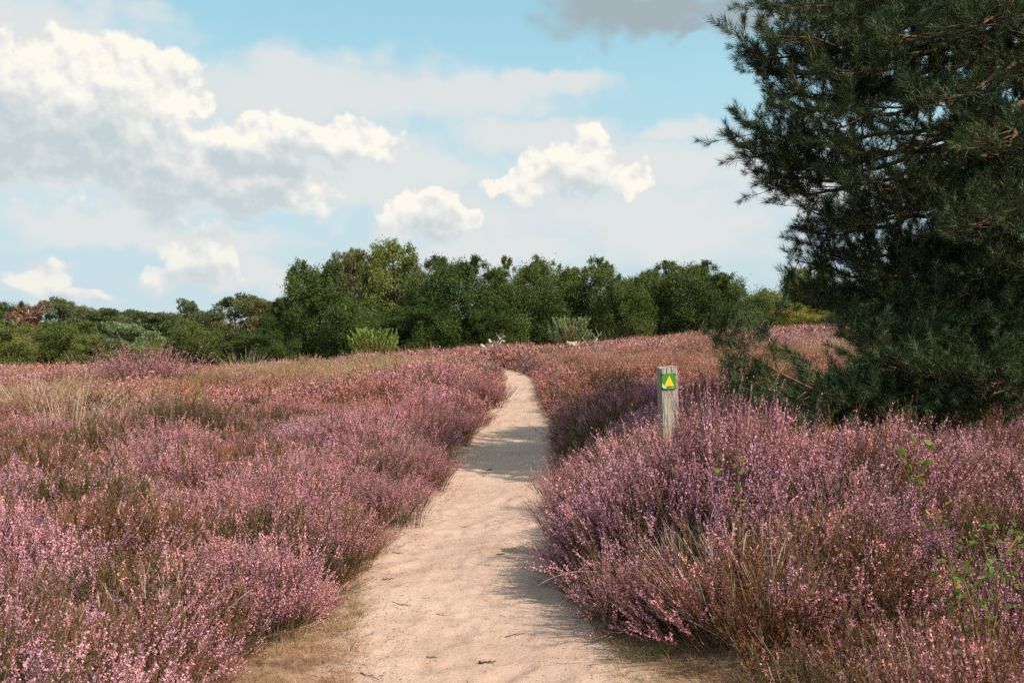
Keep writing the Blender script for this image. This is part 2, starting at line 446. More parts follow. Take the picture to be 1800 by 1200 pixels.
# the same plants standing alone, not spread over the heath
M_HLEAF1 = foliage_mat('bush heather leaves', [(0.0, (0.034, 0.042, 0.010)), (0.5, (0.062, 0.050, 0.016)), (1.0, (0.15, 0.07, 0.03))], 0.25, 0.8, True)
M_HFLOWER1 = foliage_mat('bush heather flowers', [(0.0, (0.55, 0.275, 0.385)), (0.5, (0.62, 0.28, 0.335)), (1.0, (0.60, 0.24, 0.24))], 0.35, 0.7, True)
M_GRASS1 = foliage_mat('tussock grass', [(0.0, (0.42, 0.31, 0.20)), (0.5, (0.56, 0.42, 0.32)), (1.0, (0.54, 0.35, 0.29))], 0.35, 0.8, True)

def flecks(mb, c, d, ln, wd, rng, mat, tone, spread=0.8):
    """one small pointed triangle at each c, leaning out along d"""
    n = len(c)
    if n == 0: return
    dd = d + rng.normal(0, spread, (n, 3)); dd /= np.linalg.norm(dd, axis=1, keepdims=True) + 1e-9
    s = np.cross(dd, rng.normal(0, 1, (n, 3))); s /= np.linalg.norm(s, axis=1, keepdims=True) + 1e-9
    L = (ln * rng.uniform(0.7, 1.3, n))[:, None]; W = (wd * rng.uniform(0.7, 1.3, n))[:, None]
    a = c - s * W * 0.5; b = c + s * W * 0.5 + dd * L * 0.25; e = c + dd * L
    V = np.stack([a, b, e], 1).reshape(-1, 3)
    mb.add(V, np.arange(3 * n).reshape(-1, 3), None, mat, np.repeat(np.clip(tone, 0, 1), 3))

def ribbons(mb, paths, w0, w1, rng, mat, tone):
    """paths (n, k, 3): thin flat stems tapering from w0 to w1"""
    n, k, _ = paths.shape
    s = rng.normal(0, 1, (n, 1, 3)); s[:, :, 2] *= 0.2; s /= np.linalg.norm(s, axis=2, keepdims=True)
    w = np.linspace(w0, w1, k)[None, :, None]
    V = np.stack([paths - s * w, paths + s * w], 2).reshape(-1, 3)          # n, k, 2
    i = (np.arange(n)[:, None] * k + np.arange(k - 1)[None, :]).reshape(-1) * 2
    mb.add(V, None, np.stack([i, i + 1, i + 3, i + 2], 1), mat, np.repeat(tone, k * 2))

def clump(seed, N, rad, height, bloom, M, fl_main, fl_sec, size, lean=0.75, stem_w=0.0016, leaf_k=1.0, mb=None, origin=(0, 0, 0), hfun=None):
    rng = np.random.default_rng(seed); mb = mb or MB()
    r = rad * 0.55 * np.sqrt(rng.random(N)); th = rng.random(N) * 6.283
    out = np.stack([np.cos(th), np.sin(th), np.zeros(N)], 1)
    base = out * r[:, None]
    outd = out + rng.normal(0, 0.35, (N, 3)) * np.array([1, 1, 0])
    ln_ = lean * (0.15 + r / (rad * 0.55)) * rng.uniform(0.5, 1.3, N)
    L = height * rng.uniform(0.62, 1.08, N) * (1 - 0.16 * (r / (rad * 0.55)) ** 2)
    L = np.where(rng.random(N) < 0.06, L * 1.22, L)
    def P(i, t):
        t = np.asarray(t)[..., None]; Lb = L[i][..., None]; lb = ln_[i][..., None]
        up = Lb * (t - 0.16 * lb * t * t) * np.array([0, 0, 1.0])
        return base[i] + outd[i] * (lb * 0.62 * Lb * t ** 1.25) + up
    def Tn(i, t):
        a = P(i, t); b = P(i, np.asarray(t) + 0.05); d = b - a
        return d / np.linalg.norm(d, axis=-1, keepdims=True)
    idx = np.arange(N); ts = np.array([0.0, 0.35, 0.7, 1.0])
    paths = P(np.repeat(idx[:, None], 4, 1), np.repeat(ts[None, :], N, 0))
    st = rng.random(N)
    O = np.array(origin)
    ribbons(mb, paths + O, stem_w * 1.5, stem_w * 0.5, rng, 0, st)
    # side shoots
    si = np.repeat(idx, M); t0 = rng.uniform(0.40, 0.93, N * M)
    p0 = P(si, t0); d0 = Tn(si, t0); side = rng.normal(0, 1, (N * M, 3)); side[:, 2] *= 0.4
    side /= np.linalg.norm(side, axis=1, keepdims=True)
    d1 = d0 * 1.0 + side * 0.42 + np.array([0, 0, 0.35]); d1 /= np.linalg.norm(d1, axis=1, keepdims=True)
    sl = L[si] * rng.uniform(0.16, 0.36, N * M) * (1.25 - t0 * 0.6)
    ribbons(mb, np.stack([p0, p0 + d1 * sl[:, None]], 1) + O, stem_w * 0.8, stem_w * 0.4, rng, 0, st[si])
    spent = rng.random(N) > bloom                                             # sprigs that carry no flower
    def along(n_per, owners, pos, dirs, lo_leaf, own_t):
        k = len(owners); ow = np.repeat(np.arange(k), n_per); t = rng.random(k * n_per)
        c = pos(ow, t); dd = dirs(ow)
        is_fl = (own_t(ow, t) > 0.55) & ~spent[owners[ow]] & (rng.random(len(ow)) < 0.84)
        tone = np.clip(st[owners[ow]] * 0.68 + rng.random(len(ow)) * 0.32, 0, 1)
        jit = rng.normal(0, size * 0.15, (len(ow), 3))
        flecks(mb, (c + jit)[is_fl] + O, dd[is_fl], size, size * 0.85, rng, 2, tone[is_fl])
        lf = ~is_fl & (rng.random(len(ow)) < leaf_k)
        flecks(mb, (c + jit)[lf] + O, dd[lf] + np.array([0, 0, 0.2]), size * 1.15, size * 0.5, rng, 1, tone[lf], 0.6)
    along(fl_main, idx, lambda o, t: P(idx[o], 0.18 + 0.84 * t), lambda o: Tn(idx[o], np.full(len(o), 0.7)), 0, lambda o, t: 0.18 + 0.84 * t)
    along(fl_sec, si, lambda o, t: p0[o] + d1[o] * (sl[o] * (0.1 + 0.95 * t))[:, None], lambda o: d1[o], 0, lambda o, t: t0[o] + 0.15 * t)
    return mb

def tuft(seed, N, rad, height, lean=0.6, w=0.0022, mb=None, mat=0, k=4, seedheads=0.0):
    """grass: arching blades from one root"""
    rng = np.random.default_rng(seed); mb = mb or MB()
    th = rng.random(N) * 6.283; r = rad * np.sqrt(rng.random(N))
    out = np.stack([np.cos(th), np.sin(th), 0 * th], 1); base = out * (r * 0.5)[:, None]
    L = height * rng.uniform(0.5, 1.1, N); ln_ = lean * rng.uniform(0.15, 1.2, N)
    t = np.linspace(0, 1, k)[None, :, None]
    paths = base[:, None] + out[:, None] * (L * ln_)[:, None, None] * t ** 1.8 + np.array([0, 0, 1.0]) * (L[:, None, None] * (t - 0.35 * ln_[:, None, None] * t ** 2.2))
    ribbons(mb, paths, w, w * 0.25, rng, mat, rng.random(N))
    if seedheads:
        sel = rng.random(N) < seedheads; ii = np.repeat(np.where(sel)[0], 10); tt = rng.uniform(0.72, 1.0, len(ii))
        f = tt * (k - 1); j = np.minimum(f.astype(int), k - 2); a = paths[ii, j]; b = paths[ii, j + 1]
        c = a + (b - a) * (f - j)[:, None]
        flecks(mb, c, (b - a) / (np.linalg.norm(b - a, axis=1, keepdims=True) + 1e-9), w * 7, w * 2.2, rng, mat, rng.random(len(ii)), 0.5)
    return mb

# ---- prototypes: (mesh, level of detail, kind)
HM = [M_STEM, M_HLEAF, M_HFLOWER]
protos = []
def proto(mb, mats, lod, kind): protos.append((obj('heather_sprigs', mb.mesh('heather_sprigs', mats), link=False), lod, kind))
for s_i, bl in enumerate((0.97, 0.92, 0.85)): proto(clump(100 + s_i, 46, 0.20, 0.47, bl, 5, 32, 19, 0.0088), HM, 0, 'bloom')
for s_i, bl in enumerate((0.32, 0.06)): proto(clump(120 + s_i, 46, 0.20, 0.44, bl, 5, 26, 15, 0.0092), HM, 0, 'spent')
M_DEAD = foliage_mat('dead heather stems', [(0.0, (0.13, 0.09, 0.065)), (0.5, (0.26, 0.19, 0.14)), (1.0, (0.40, 0.31, 0.24))], 0.0, 0.9)
proto(clump(130, 60, 0.24, 0.44, 0.0, 5, 6, 3, 0.009, lean=1.1, stem_w=0.0018, leaf_k=0.35), [M_DEAD, M_HLEAF, M_HFLOWER], 0, 'dead')
proto(clump(131, 50, 0.28, 0.44, 0.0, 5, 4, 2, 0.018, lean=1.1, stem_w=0.0035, leaf_k=0.35), [M_DEAD, M_HLEAF, M_HFLOWER], 1, 'dead')
for s_i, bl in enumerate((0.97, 0.88)): proto(clump(140 + s_i, 56, 0.26, 0.48, bl, 5, 8, 4, 0.020, stem_w=0.003), HM, 1, 'bloom')
for s_i, bl in enumerate((0.4,)): proto(clump(150 + s_i, 56, 0.26, 0.46, bl, 5, 8, 4, 0.020, stem_w=0.003), HM, 1, 'spent')
for s_i, bl in enumerate((0.97, 0.9)): proto(clump(160 + s_i, 60, 0.42, 0.50, bl, 3, 5, 2, 0.042, stem_w=0.006), HM, 2, 'bloom')
for s_i, bl in enumerate((0.4,)): proto(clump(170 + s_i, 60, 0.42, 0.48, bl, 3, 5, 2, 0.042, stem_w=0.006), HM, 2, 'spent')
for s_i in range(2): proto(tuft(180 + s_i, 90, 0.10, 0.42, 0.7, 0.0018, seedheads=0.5), [M_GRASS], 0, 'grass')
for s_i in range(2): proto(tuft(190 + s_i, 80, 0.18, 0.55, 0.6, 0.0036, seedheads=0.6), [M_GRASS], 1, 'grass')
proto(tuft(195, 70, 0.35, 0.60, 0.6, 0.009, k=3), [M_GRASS], 2, 'grass')
proto(tuft(197, 46, 0.09, 0.075, 1.6, 0.0014, k=3), [M_GRASS], 0, 'turf')
proto(tuft(198, 30, 0.10, 0.06, 1.8, 0.0014, k=3), [M_GRASS], 0, 'turf')
PID = {}
for i_, (o_, lod, kind) in enumerate(protos): PID.setdefault((lod, kind), []).append(i_)

def scatter(name, pts, rot, scl, idx, hue, leafhue):
    """one object whose points carry the plants (the plants' meshes live in this object only)"""
    me = bpy.data.meshes.new(name)
    me.vertices.add(len(pts)); me.vertices.foreach_set('co', np.asarray(pts, np.float32).ravel())
    for nm, tp, val in (('rot', 'FLOAT_VECTOR', rot), ('scl', 'FLOAT_VECTOR', scl), ('kind_id', 'INT', idx), ('hue', 'FLOAT', hue), ('leafhue', 'FLOAT', leafhue)):
        a = me.attributes.new(nm, tp, 'POINT')
        a.data.foreach_set('vector' if tp == 'FLOAT_VECTOR' else 'value', np.asarray(val, np.int32 if tp == 'INT' else np.float32).ravel())
    o = obj(name, me)
    g = bpy.data.node_groups.new(name, 'GeometryNodeTree')
    g.interface.new_socket('Geometry', in_out='INPUT', socket_type='NodeSocketGeometry')
    g.interface.new_socket('Geometry', in_out='OUTPUT', socket_type='NodeSocketGeometry')
    N, L = g.nodes, g.links
    gi, go = N.new('NodeGroupInput'), N.new('NodeGroupOutput'); join = N.new('GeometryNodeJoinGeometry')
    def named(nm, dt):
        nd = N.new('GeometryNodeInputNamedAttribute'); nd.data_type = dt; nd.inputs['Name'].default_value = nm
        return nd.outputs['Attribute']
    r_, s__, k_ = named('rot', 'FLOAT_VECTOR'), named('scl', 'FLOAT_VECTOR'), named('kind_id', 'INT')
    e2r = N.new('FunctionNodeEulerToRotation'); L.new(r_, e2r.inputs[0])
    for j in sorted(set(int(v) for v in idx)):
        oi = N.new('GeometryNodeObjectInfo'); oi.inputs['Object'].default_value = protos[j][0]; oi.inputs['As Instance'].default_value = True
        cmp_ = N.new('FunctionNodeCompare'); cmp_.data_type = 'INT'; cmp_.operation = 'EQUAL'
        L.new(k_, cmp_.inputs[2]); cmp_.inputs[3].default_value = j
        ip = N.new('GeometryNodeInstanceOnPoints')
        L.new(gi.outputs[0], ip.inputs['Points']); L.new(cmp_.outputs[0], ip.inputs['Selection']); L.new(oi.outputs['Geometry'], ip.inputs['Instance'])
        L.new(e2r.outputs[0], ip.inputs['Rotation']); L.new(s__, ip.inputs['Scale'])
        L.new(ip.outputs[0], join.inputs[0])
    L.new(join.outputs[0], go.inputs[0])
    md = o.modifiers.new('plants', 'NODES'); md.node_group = g
    return o

def G(x, y, cx, cy_, rx, ry): return np.exp(-(((x - cx) / rx) ** 2 + ((y - cy_) / ry) ** 2))
def zone_spent(x, y):
    z = 0.42 + 0.38 * wob(x + 9, y - 4, 1.5) + 0.5 * G(x, y, -1.15, 9.6, .35, .8) + 0.45 * G(x, y, -3.3, 7.6, .8, .6)
    z = z + 0.85 * G(x, y, 1.35, 3.6, 0.8, 0.8) + 0.45 * G(x, y, -2.6, 5.2, 1.0, 0.9) + 0.8 * G(x, y, -4.6, 13.5, 1.3, 1.6) + 0.4 * G(x, y, -3.0, 10.5, 1.2, 0.9)
    z = z + 0.5 * G(x, y, 1.0, 7.0, .5, .6) - 0.5 * G(x, y, 1.4, 6.4, 0.7, 0.6) - 0.4 * G(x, y, -1.2, 5.6, 0.7, 0.9) - 0.4 * G(x, y, -2, 12, 1, 4)
    return np.clip(z, 0.02, 0.95)
def zone_hue(x, y):
    h = 0.20 + 0.12 * wob(x * 1.0, y * 1.0, 0.8) + 0.07 * wob(x - 3, y + 2, 2.3)
    h = h + 0.10 * sst(y, 8, 20) + 0.12 * G(x, y, 5.5, 24, 5.0, 9) + 0.25 * G(x, y, 3.0, 18, 2.0, 4) + 0.22 * G(x, y, -7, 17, 6, 5) - 0.12 * G(x, y, 1.2, 6.4, 1.2, 1.0) + 0.12 * G(x, y, -2.2, 15, 1.2, 3)
    h = h - 0.12 * G(x, y, -0.8, 18, 1.0, 4) - 0.3 * G(x, y, 9.8, 30, 2.5, 5)
    return h
def zone_grass(x, y):
    z = 0.03 + 0.10 * sst(y, 11, 18) + 0.22 * sst(y, 11, 20) * np.clip(wob(x * 0.7, y * 0.6, 0.9), 0, 1) * 1.5
    z = z + 0.75 * G(x, y, -5.2, 24, 2.6, 4) + 0.3 * G(x, y, 5, 22, 4, 5) + 0.5 * G(x, y, -9.5, 18, 2.5, 3) - 0.3 * G(x, y, -1, 18, 1.3, 6) + 0.45 * G(x, y, 10.5, 22, 3, 4)
    return np.clip(z, 0, 0.85)

rg = np.random.default_rng(21)
def bush_cells(x, y, sp, seed):
    """which bush each plant belongs to: distance to its middle over its radius, direction outwards, bush random numbers"""
    gi, gj = np.floor(x / sp).astype(int), np.floor(y / sp).astype(int)
    best = np.full(len(x), 9e9); bx = np.zeros(len(x)); by = np.zeros(len(x)); br = np.zeros((len(x), 4))
    for a in (-1, 0, 1):
        for b in (-1, 0, 1):
            ci, cj = gi + a, gj + b
            h = [np.modf(np.abs(np.sin(ci * 127.1 + cj * 311.7 + seed + k * 74.7) * 43758.5453))[0] for k in range(7)]
            cx, cy_ = (ci + .5 + .8 * (h[0] - .5)) * sp, (cj + .5 + .8 * (h[1] - .5)) * sp
            rad = sp * (0.55 + 0.35 * h[2])
            q = np.hypot(x - cx, y - cy_) / rad
            m = q < best
            best = np.where(m, q, best); bx = np.where(m, x - cx, bx); by = np.where(m, y - cy_, by)
            br = np.where(m[:, None], np.stack(h[3:7], 1), br)
    n = np.hypot(bx, by) + 1e-6
    return np.clip(best, 0, 1.4), bx / n, by / n, br

def heath_band(y0, y1, sp, lod, side_k, side_c, name):
    nx = int(2 * (side_k * y1 + side_c) / sp); ny = int((y1 - y0) / sp)
    ix, iy = np.meshgrid(np.arange(nx), np.arange(ny))
    x = (ix.ravel() - nx / 2) * sp + rg.uniform(-0.5, 0.5, nx * ny) * sp
    y = y0 + iy.ravel() * sp + rg.uniform(-0.5, 0.5, nx * ny) * sp
    keep = np.abs(x) < side_k * y + side_c
    d = path_dist(x, y)
    margin = 0.13 + 0.07 * wob(x, y, 2.2) + 0.05 * (lod == 0)
    verge = np.where(x < 0, 0.75 * G(x, y, -1.0, 4.1, 0.6, 1.2), 0.42 * G(x, y, 1.1, 4.3, 0.5, 0.8))
    keep &= d > margin + verge
    x, y, d = x[keep], y[keep], d[keep]; n = len(x)
    gr = rg.random(n) < zone_grass(x, y) * (d > 0.5)
    q, ox, oy, br = bush_cells(x, y, 0.74 if lod == 0 else (1.05 if lod == 1 else 1.9), 3.3)
    sp_ = rg.random(n) < np.clip(zone_spent(x, y) + 2.2 * (br[:, 0] - 0.55) * (br[:, 0] > 0.25), 0.02, 0.97)
    idx = np.empty(n, int)
    dead = (rg.random(n) < 0.04 + 0.55 * G(x, y, 1.25, 5.1, .35, .35) + 0.5 * G(x, y, 1.5, 4.4, .3, .25) + 0.3 * G(x, y, -2.1, 7.2, .5, .4) + 0.3 * G(x, y, -4.6, 13.3, 1.2, 1.0)) & (lod < 2) & ~gr
    for msk, kd in ((gr, 'grass'), (~gr & sp_ & ~dead, 'spent'), (~gr & ~sp_ & ~dead, 'bloom'), (dead, 'dead')):
        if not msk.any(): continue
        c = PID[(lod, kd)]; idx[msk] = rg.choice(c, msk.sum())
    hgt = (0.78 + 0.16 * wob(x, y, 0.9) + 0.42 * br[:, 1]) * (1.16 - 0.60 * q ** 2) + rg.normal(0, 0.11, n)
    hgt *= 0.62 + 0.38 * sst(d, 0.05, 0.6)
    hgt += 0.55 * G(x, y, 1.15, 6.0, 0.42, 0.5) + 0.32 * G(x, y, 1.6, 6.3, 1.2, 0.8) + 0.20 * G(x, y, 0.75, 7.6, 0.5, 1.2)
    hgt += 0.35 * G(x, y, 1.9, 3.3, .5, .35) + 0.30 * G(x, y, -1.6, 19, 1.8, 5) + 0.32 * G(x, y, 0.98, 6.15, 0.5, 0.4) + 0.35 * G(x, y, -11, 24, 2.2, 2.0)
    hgt = np.where(gr, hgt * 1.05, hgt)
    hgt = np.clip(hgt, 0.35, 1.75)
    w = np.clip(hgt, 0.6, 1.15) * rg.uniform(0.9, 1.2, n)
    # plants beside the path lean out over it
    lean_amt = 0.42 * (1 - sst(d, 0.1, 0.7))
    side = np.where(x < (path_l(y) + path_r(y)) / 2, 1.0, -1.0)
    rz = rg.uniform(0, 6.283, n)
    # euler XYZ turns about Z last: choose X and Y tilt after Z by rotating the lean into the plant's frame
    lx = side * lean_amt + rg.normal(0, 0.12, n) + 0.58 * ox * q; ly = rg.normal(0, 0.12, n) + 0.58 * oy * q
    tx = -ly * np.cos(rz) + lx * np.sin(rz); ty = lx * np.cos(rz) + ly * np.sin(rz)
    pts = np.stack([x, y, hz(x, y) - 0.03], 1)
    hue = zone_hue(x, y) + rg.normal(0, 0.05, n) + 0.24 * (br[:, 2] - 0.5)
    hue = np.where(gr, np.clip(0.66 + 0.22 * wob(x, y, 0.7) + rg.normal(0, .1, n) - 0.35 * G(x, y, -4.5, 26, 3.0, 5) - 0.3 * G(x, y, -9.5, 18, 2.5, 3) - 0.3 * G(x, y, 10.5, 22, 3, 4), 0.15, 1), hue)
    lh = 0.58 + 0.75 * (br[:, 3] - 0.5) + 0.18 * wob(x + 4, y, 1.1) + rg.normal(0, 0.1, n) - 0.35 * G(x, y, -4.6, 13.5, 1.4, 1.8) + 0.12 * sst(y, 9, 18) + 0.2 * G(x, y, 1.35, 3.6, 0.9, 0.9)
    o = scatter(name, pts, np.stack([tx, ty, rz], 1), np.stack([w, w, hgt], 1), idx, hue, lh)
    return n

n1 = heath_band(2.6, 9.0, 0.132, 0, 0.62, 1.6, 'heather')
n2 = heath_band(9.0, 15.0, 0.16, 0, 0.62, 2.0, 'heather')
n3 = heath_band(15.0, 32.0, 0.23, 1, 0.60, 3.0, 'heather')
n4 = heath_band(32.0, 92.0, 0.48, 2, 0.60, 6.0, 'heather')
for o in list(COL.objects):
    if o.name.split('.')[0] == 'heather': tag(o, kind='stuff')

# short dry turf on the verges
def verge():
    xs, ys = [], []
    for _ in range(5000):
        y = 2.8 + 30 * rg.random() ** 2.2; sd = rg.random() < 0.5
        off = abs(rg.normal(0, 0.22)) - 0.05
        if y < 5.4: off *= 2.0
        xs.append(path_l(y) - off if sd else path_r(y) + off); ys.append(y)
    x, y = np.array(xs), np.array(ys); n = len(x)
    keep = (wob(x, y, 3.1) + rg.normal(0, 0.35, n) > 0.02) | ((y < 5.2) & (rg.random(n) < 0.6)); x, y = x[keep], y[keep]; n = len(x)
    z = np.array([max(path_z(a, b), float(hz(a, b))) for a, b in zip(x, y)])
    s = rg.uniform(0.5, 1.25, n)
    hue = np.clip(0.44 + 0.2 * wob(x, y, 1.7) + rg.normal(0, 0.13, n), 0, 0.75)
    tag(scatter('turf_grass', np.stack([x, y, z - 0.005], 1), np.stack([rg.normal(0, .15, n), rg.normal(0, .15, n), rg.uniform(0, 6.28, n)], 1),
        np.stack([s, s, s * rg.uniform(0.6, 1.2, n)], 1), rg.choice(PID[(0, 'turf')], n), hue, hue), kind='stuff')
verge()
print('heather plants', n1, n2, n3, n4)

# ------------------------------------------------------------------ the wood: oaks, pines, dead trees
def leafset(name, a, b, c, tr=0.3): return foliage_mat(name, [(0.0, a), (0.5, b), (1.0, c)], tr, 0.9, True)
LEAF = {
    'dark': leafset('oak leaves dark', (.030, .052, .010), (.058, .086, .020), (.110, .130, .034)),
    'mid': leafset('oak leaves', (.045, .066, .014), (.084, .110, .026), (.145, .155, .042)),
    'light': leafset('oak leaves light', (.075, .095, .021), (.150, .168, .044), (.225, .222, .066)),
    'yellow': leafset('oak leaves yellowing', (.090, .098, .016), (.200, .190, .036), (.340, .280, .060)),
    'pine': leafset('pine needles far', (.045, .058, .022), (.085, .098, .040), (.140, .140, .062), 0.15),
    'gold': leafset('pine needles gold', (.075, .070, .026), (.135, .118, .046), (.210, .160, .075), 0.15),
    'blue': leafset('pine needles bluish', (.08, .115, .05), (.155, .20, .09), (.24, .275, .13), 0.15),
    'bright': leafset('young pine needles', (.11, .15, .028), (.19, .24, .05), (.28, .31, .08), 0.2),
    'red': leafset('dead leaves', (.13, .068, .045), (.21, .11, .075), (.29, .17, .12), 0.2),
    'pinkgrey': leafset('dead twigs', (.25, .16, .13), (.34, .24, .20), (.42, .32, .28), 0.0),
}
BARK = bark_mat('oak bark', (.030, .022, .015), (.105, .080, .055))
BARK_PINE = bark_mat('pine bark', (.13, .065, .035), (.30, .155, .085))
BARK_BIRCH = bark_mat('birch bark', (.28, .25, .22), (.66, .60, .54), 6, 2.0)
DEADWOOD = bark_mat('bleached wood', (.16, .12, .09), (.54, .46, .38), 12, 0.3)

def crown_mesh(name, seed, kind):
    """foliage for a tree of unit height 1 and unit width 1, about 9 m tall when used"""
    rng = np.random.default_rng(seed); mb = MB()
    pine = kind == 'pine'
    puffs = []; lobes = []
    if pine:
        for i in range(11):
            h = 0.22 + 0.68 * (i + rng.random() * 0.6) / 11; a = i * 2.4 + rng.random()
            r = (0.34 if h < 0.7 else 0.20) * rng.uniform(0.5, 1.0)
            lobes.append((r * math.cos(a), r * math.sin(a), h, rng.uniform(0.18, 0.25)))
        lobes.append((0, 0, 0.86, 0.16))
    else:
        for i in range(15):
            h = 0.10 + 0.70 * (i + rng.random() * 0.7) / 15; a = i * 2.4 + rng.random()
            r = np.interp(h, [0, .25, .5, .7, .85], [.26, .34, .33, .24, .12]) * rng.uniform(0.55, 1.0)
            lobes.append((r * math.cos(a), r * math.sin(a), h, np.interp(h, [0, .5, .85], [.25, .24, .17]) * rng.uniform(.8, 1.15)))
        for i in range(5): lobes.append((rng.normal(0, .15), rng.normal(0, .15), rng.uniform(.78, .91), rng.uniform(.06, .11)))
    for (lx, ly, lz, lr) in lobes:
        for _ in range(10 if not pine else 9):
            v = rng.normal(0, 1, 3); v /= np.linalg.norm(v)
            q = rng.uniform(0.5, 1.05)
            p = np.array([lx, ly, lz]) + v * np.array([lr, lr, lr * (0.85 if not pine else 0.5)]) * q
            p[2] = min(p[2], 0.985)
            if p[2] < 0.02: continue
            puffs.append((p, lr * rng.uniform(0.28, 0.50)))
    for _ in range(34 if not pine else 0):                                   # loose sprays at the outline
        v = rng.normal(0, 1, 3); v[2] = abs(v[2]) + .5; v /= np.linalg.norm(v)
        lx, ly, lz, lr = lobes[rng.integers(len(lobes))]
        p = np.array([lx, ly, lz]) + v * lr * rng.uniform(.95, 1.25)
        if p[2] < .99: puffs.append((p, rng.uniform(0.018, 0.04)))
    for (p, r) in puffs:
        n = int(70 + (34000 if not pine else 18000) * r * r)
        v = rng.normal(0, 1, (n, 3)); v /= np.linalg.norm(v, axis=1, keepdims=True)
        rr = r * rng.uniform(0.35, 1.08, n) ** 0.6
        c = p + (v * rr[:, None] * np.array([1.0, 1.0, 0.5]) if pine else rng.normal(0, 0.52, (n, 3)) * r)
        tone = np.clip(rng.normal(0.5, 0.22) * 0.6 + rng.random(n) * 0.4, 0, 1)
        if pine: flecks(mb, c, v * 0.4 + np.array([0, 0, 0.8]), 0.030, 0.013, rng, 0, tone, 0.5)
        else: flecks(mb, c, v, 0.0145, 0.0165, rng, 0, tone, 0.8)
    me = mb.mesh(name, [None])
    return me, [(p, r) for p, r in puffs]

def trunk_mesh(name, seed, puffs, mat, girth=0.022, lean=0.03, bare=0.0):
    rng = np.random.default_rng(seed); mb = MB()
    top = np.array([rng.normal(0, lean), rng.normal(0, lean), 0.86])
    ax = bez(np.zeros(3), np.array([rng.normal(0, lean), rng.normal(0, lean), .3]), top * 0.6 + rng.normal(0, .02, 3), top, 9)
    tube(mb, ax, np.linspace(girth, girth * 0.25, 9), 7, 0, 0.5)
    sel = rng.permutation(len(puffs))[:34]
    for i in sel:
        p = puffs[i][0]
        t = np.clip(p[2] * rng.uniform(0.45, 0.75), 0.12, 0.8); b = ax[int(t * 8)]
        tube(mb, bez(b, b + (p - b) * np.array([.5, .5, .2]), p - (p - b) * np.array([.2, .2, .35]), p, 5), np.linspace(girth * 0.42, girth * 0.08, 5), 4, 0, 0.5, cap=False)
    return mb.mesh(name, [mat], True)

OAKS = [crown_mesh('oak crown', 300 + i, 'oak') for i in range(6)]
PINES = [crown_mesh('pine crown', 330 + i, 'pine') for i in range(4)]
OAK_T = [trunk_mesh('oak trunk', 350 + i, OAKS[i][1], BARK) for i in range(6)]
PINE_T = [trunk_mesh('pine trunk', 370 + i, PINES[i][1], BARK_PINE, 0.020) for i in range(4)]

def put_tree(name, px, wpx, top, d, look, label, var, category='tree', group=None, shape='oak', rz=None):
    x = (px - 900) / FPX * d; z0 = float(hz(x, d)) - 0.05
    H = EYE + (HORIZON - top) / FPX * d - z0; W = wpx / FPX * d * 1.42
    lst, tl = (OAKS, OAK_T) if shape == 'oak' else (PINES, PINE_T)
    v = var % len(lst)
    t = tag(empty(name, (x, d, z0), (var * 1.7 if rz is None else rz), (W, W, H * 1.02)), label, category, group)
    cr = obj('crown', lst[v][0], t); cr.material_slots[0].link = 'OBJECT'; cr.material_slots[0].material = LEAF[look]; cr['kind'] = 'stuff'
    obj('trunk', tl[v], t)
    return t

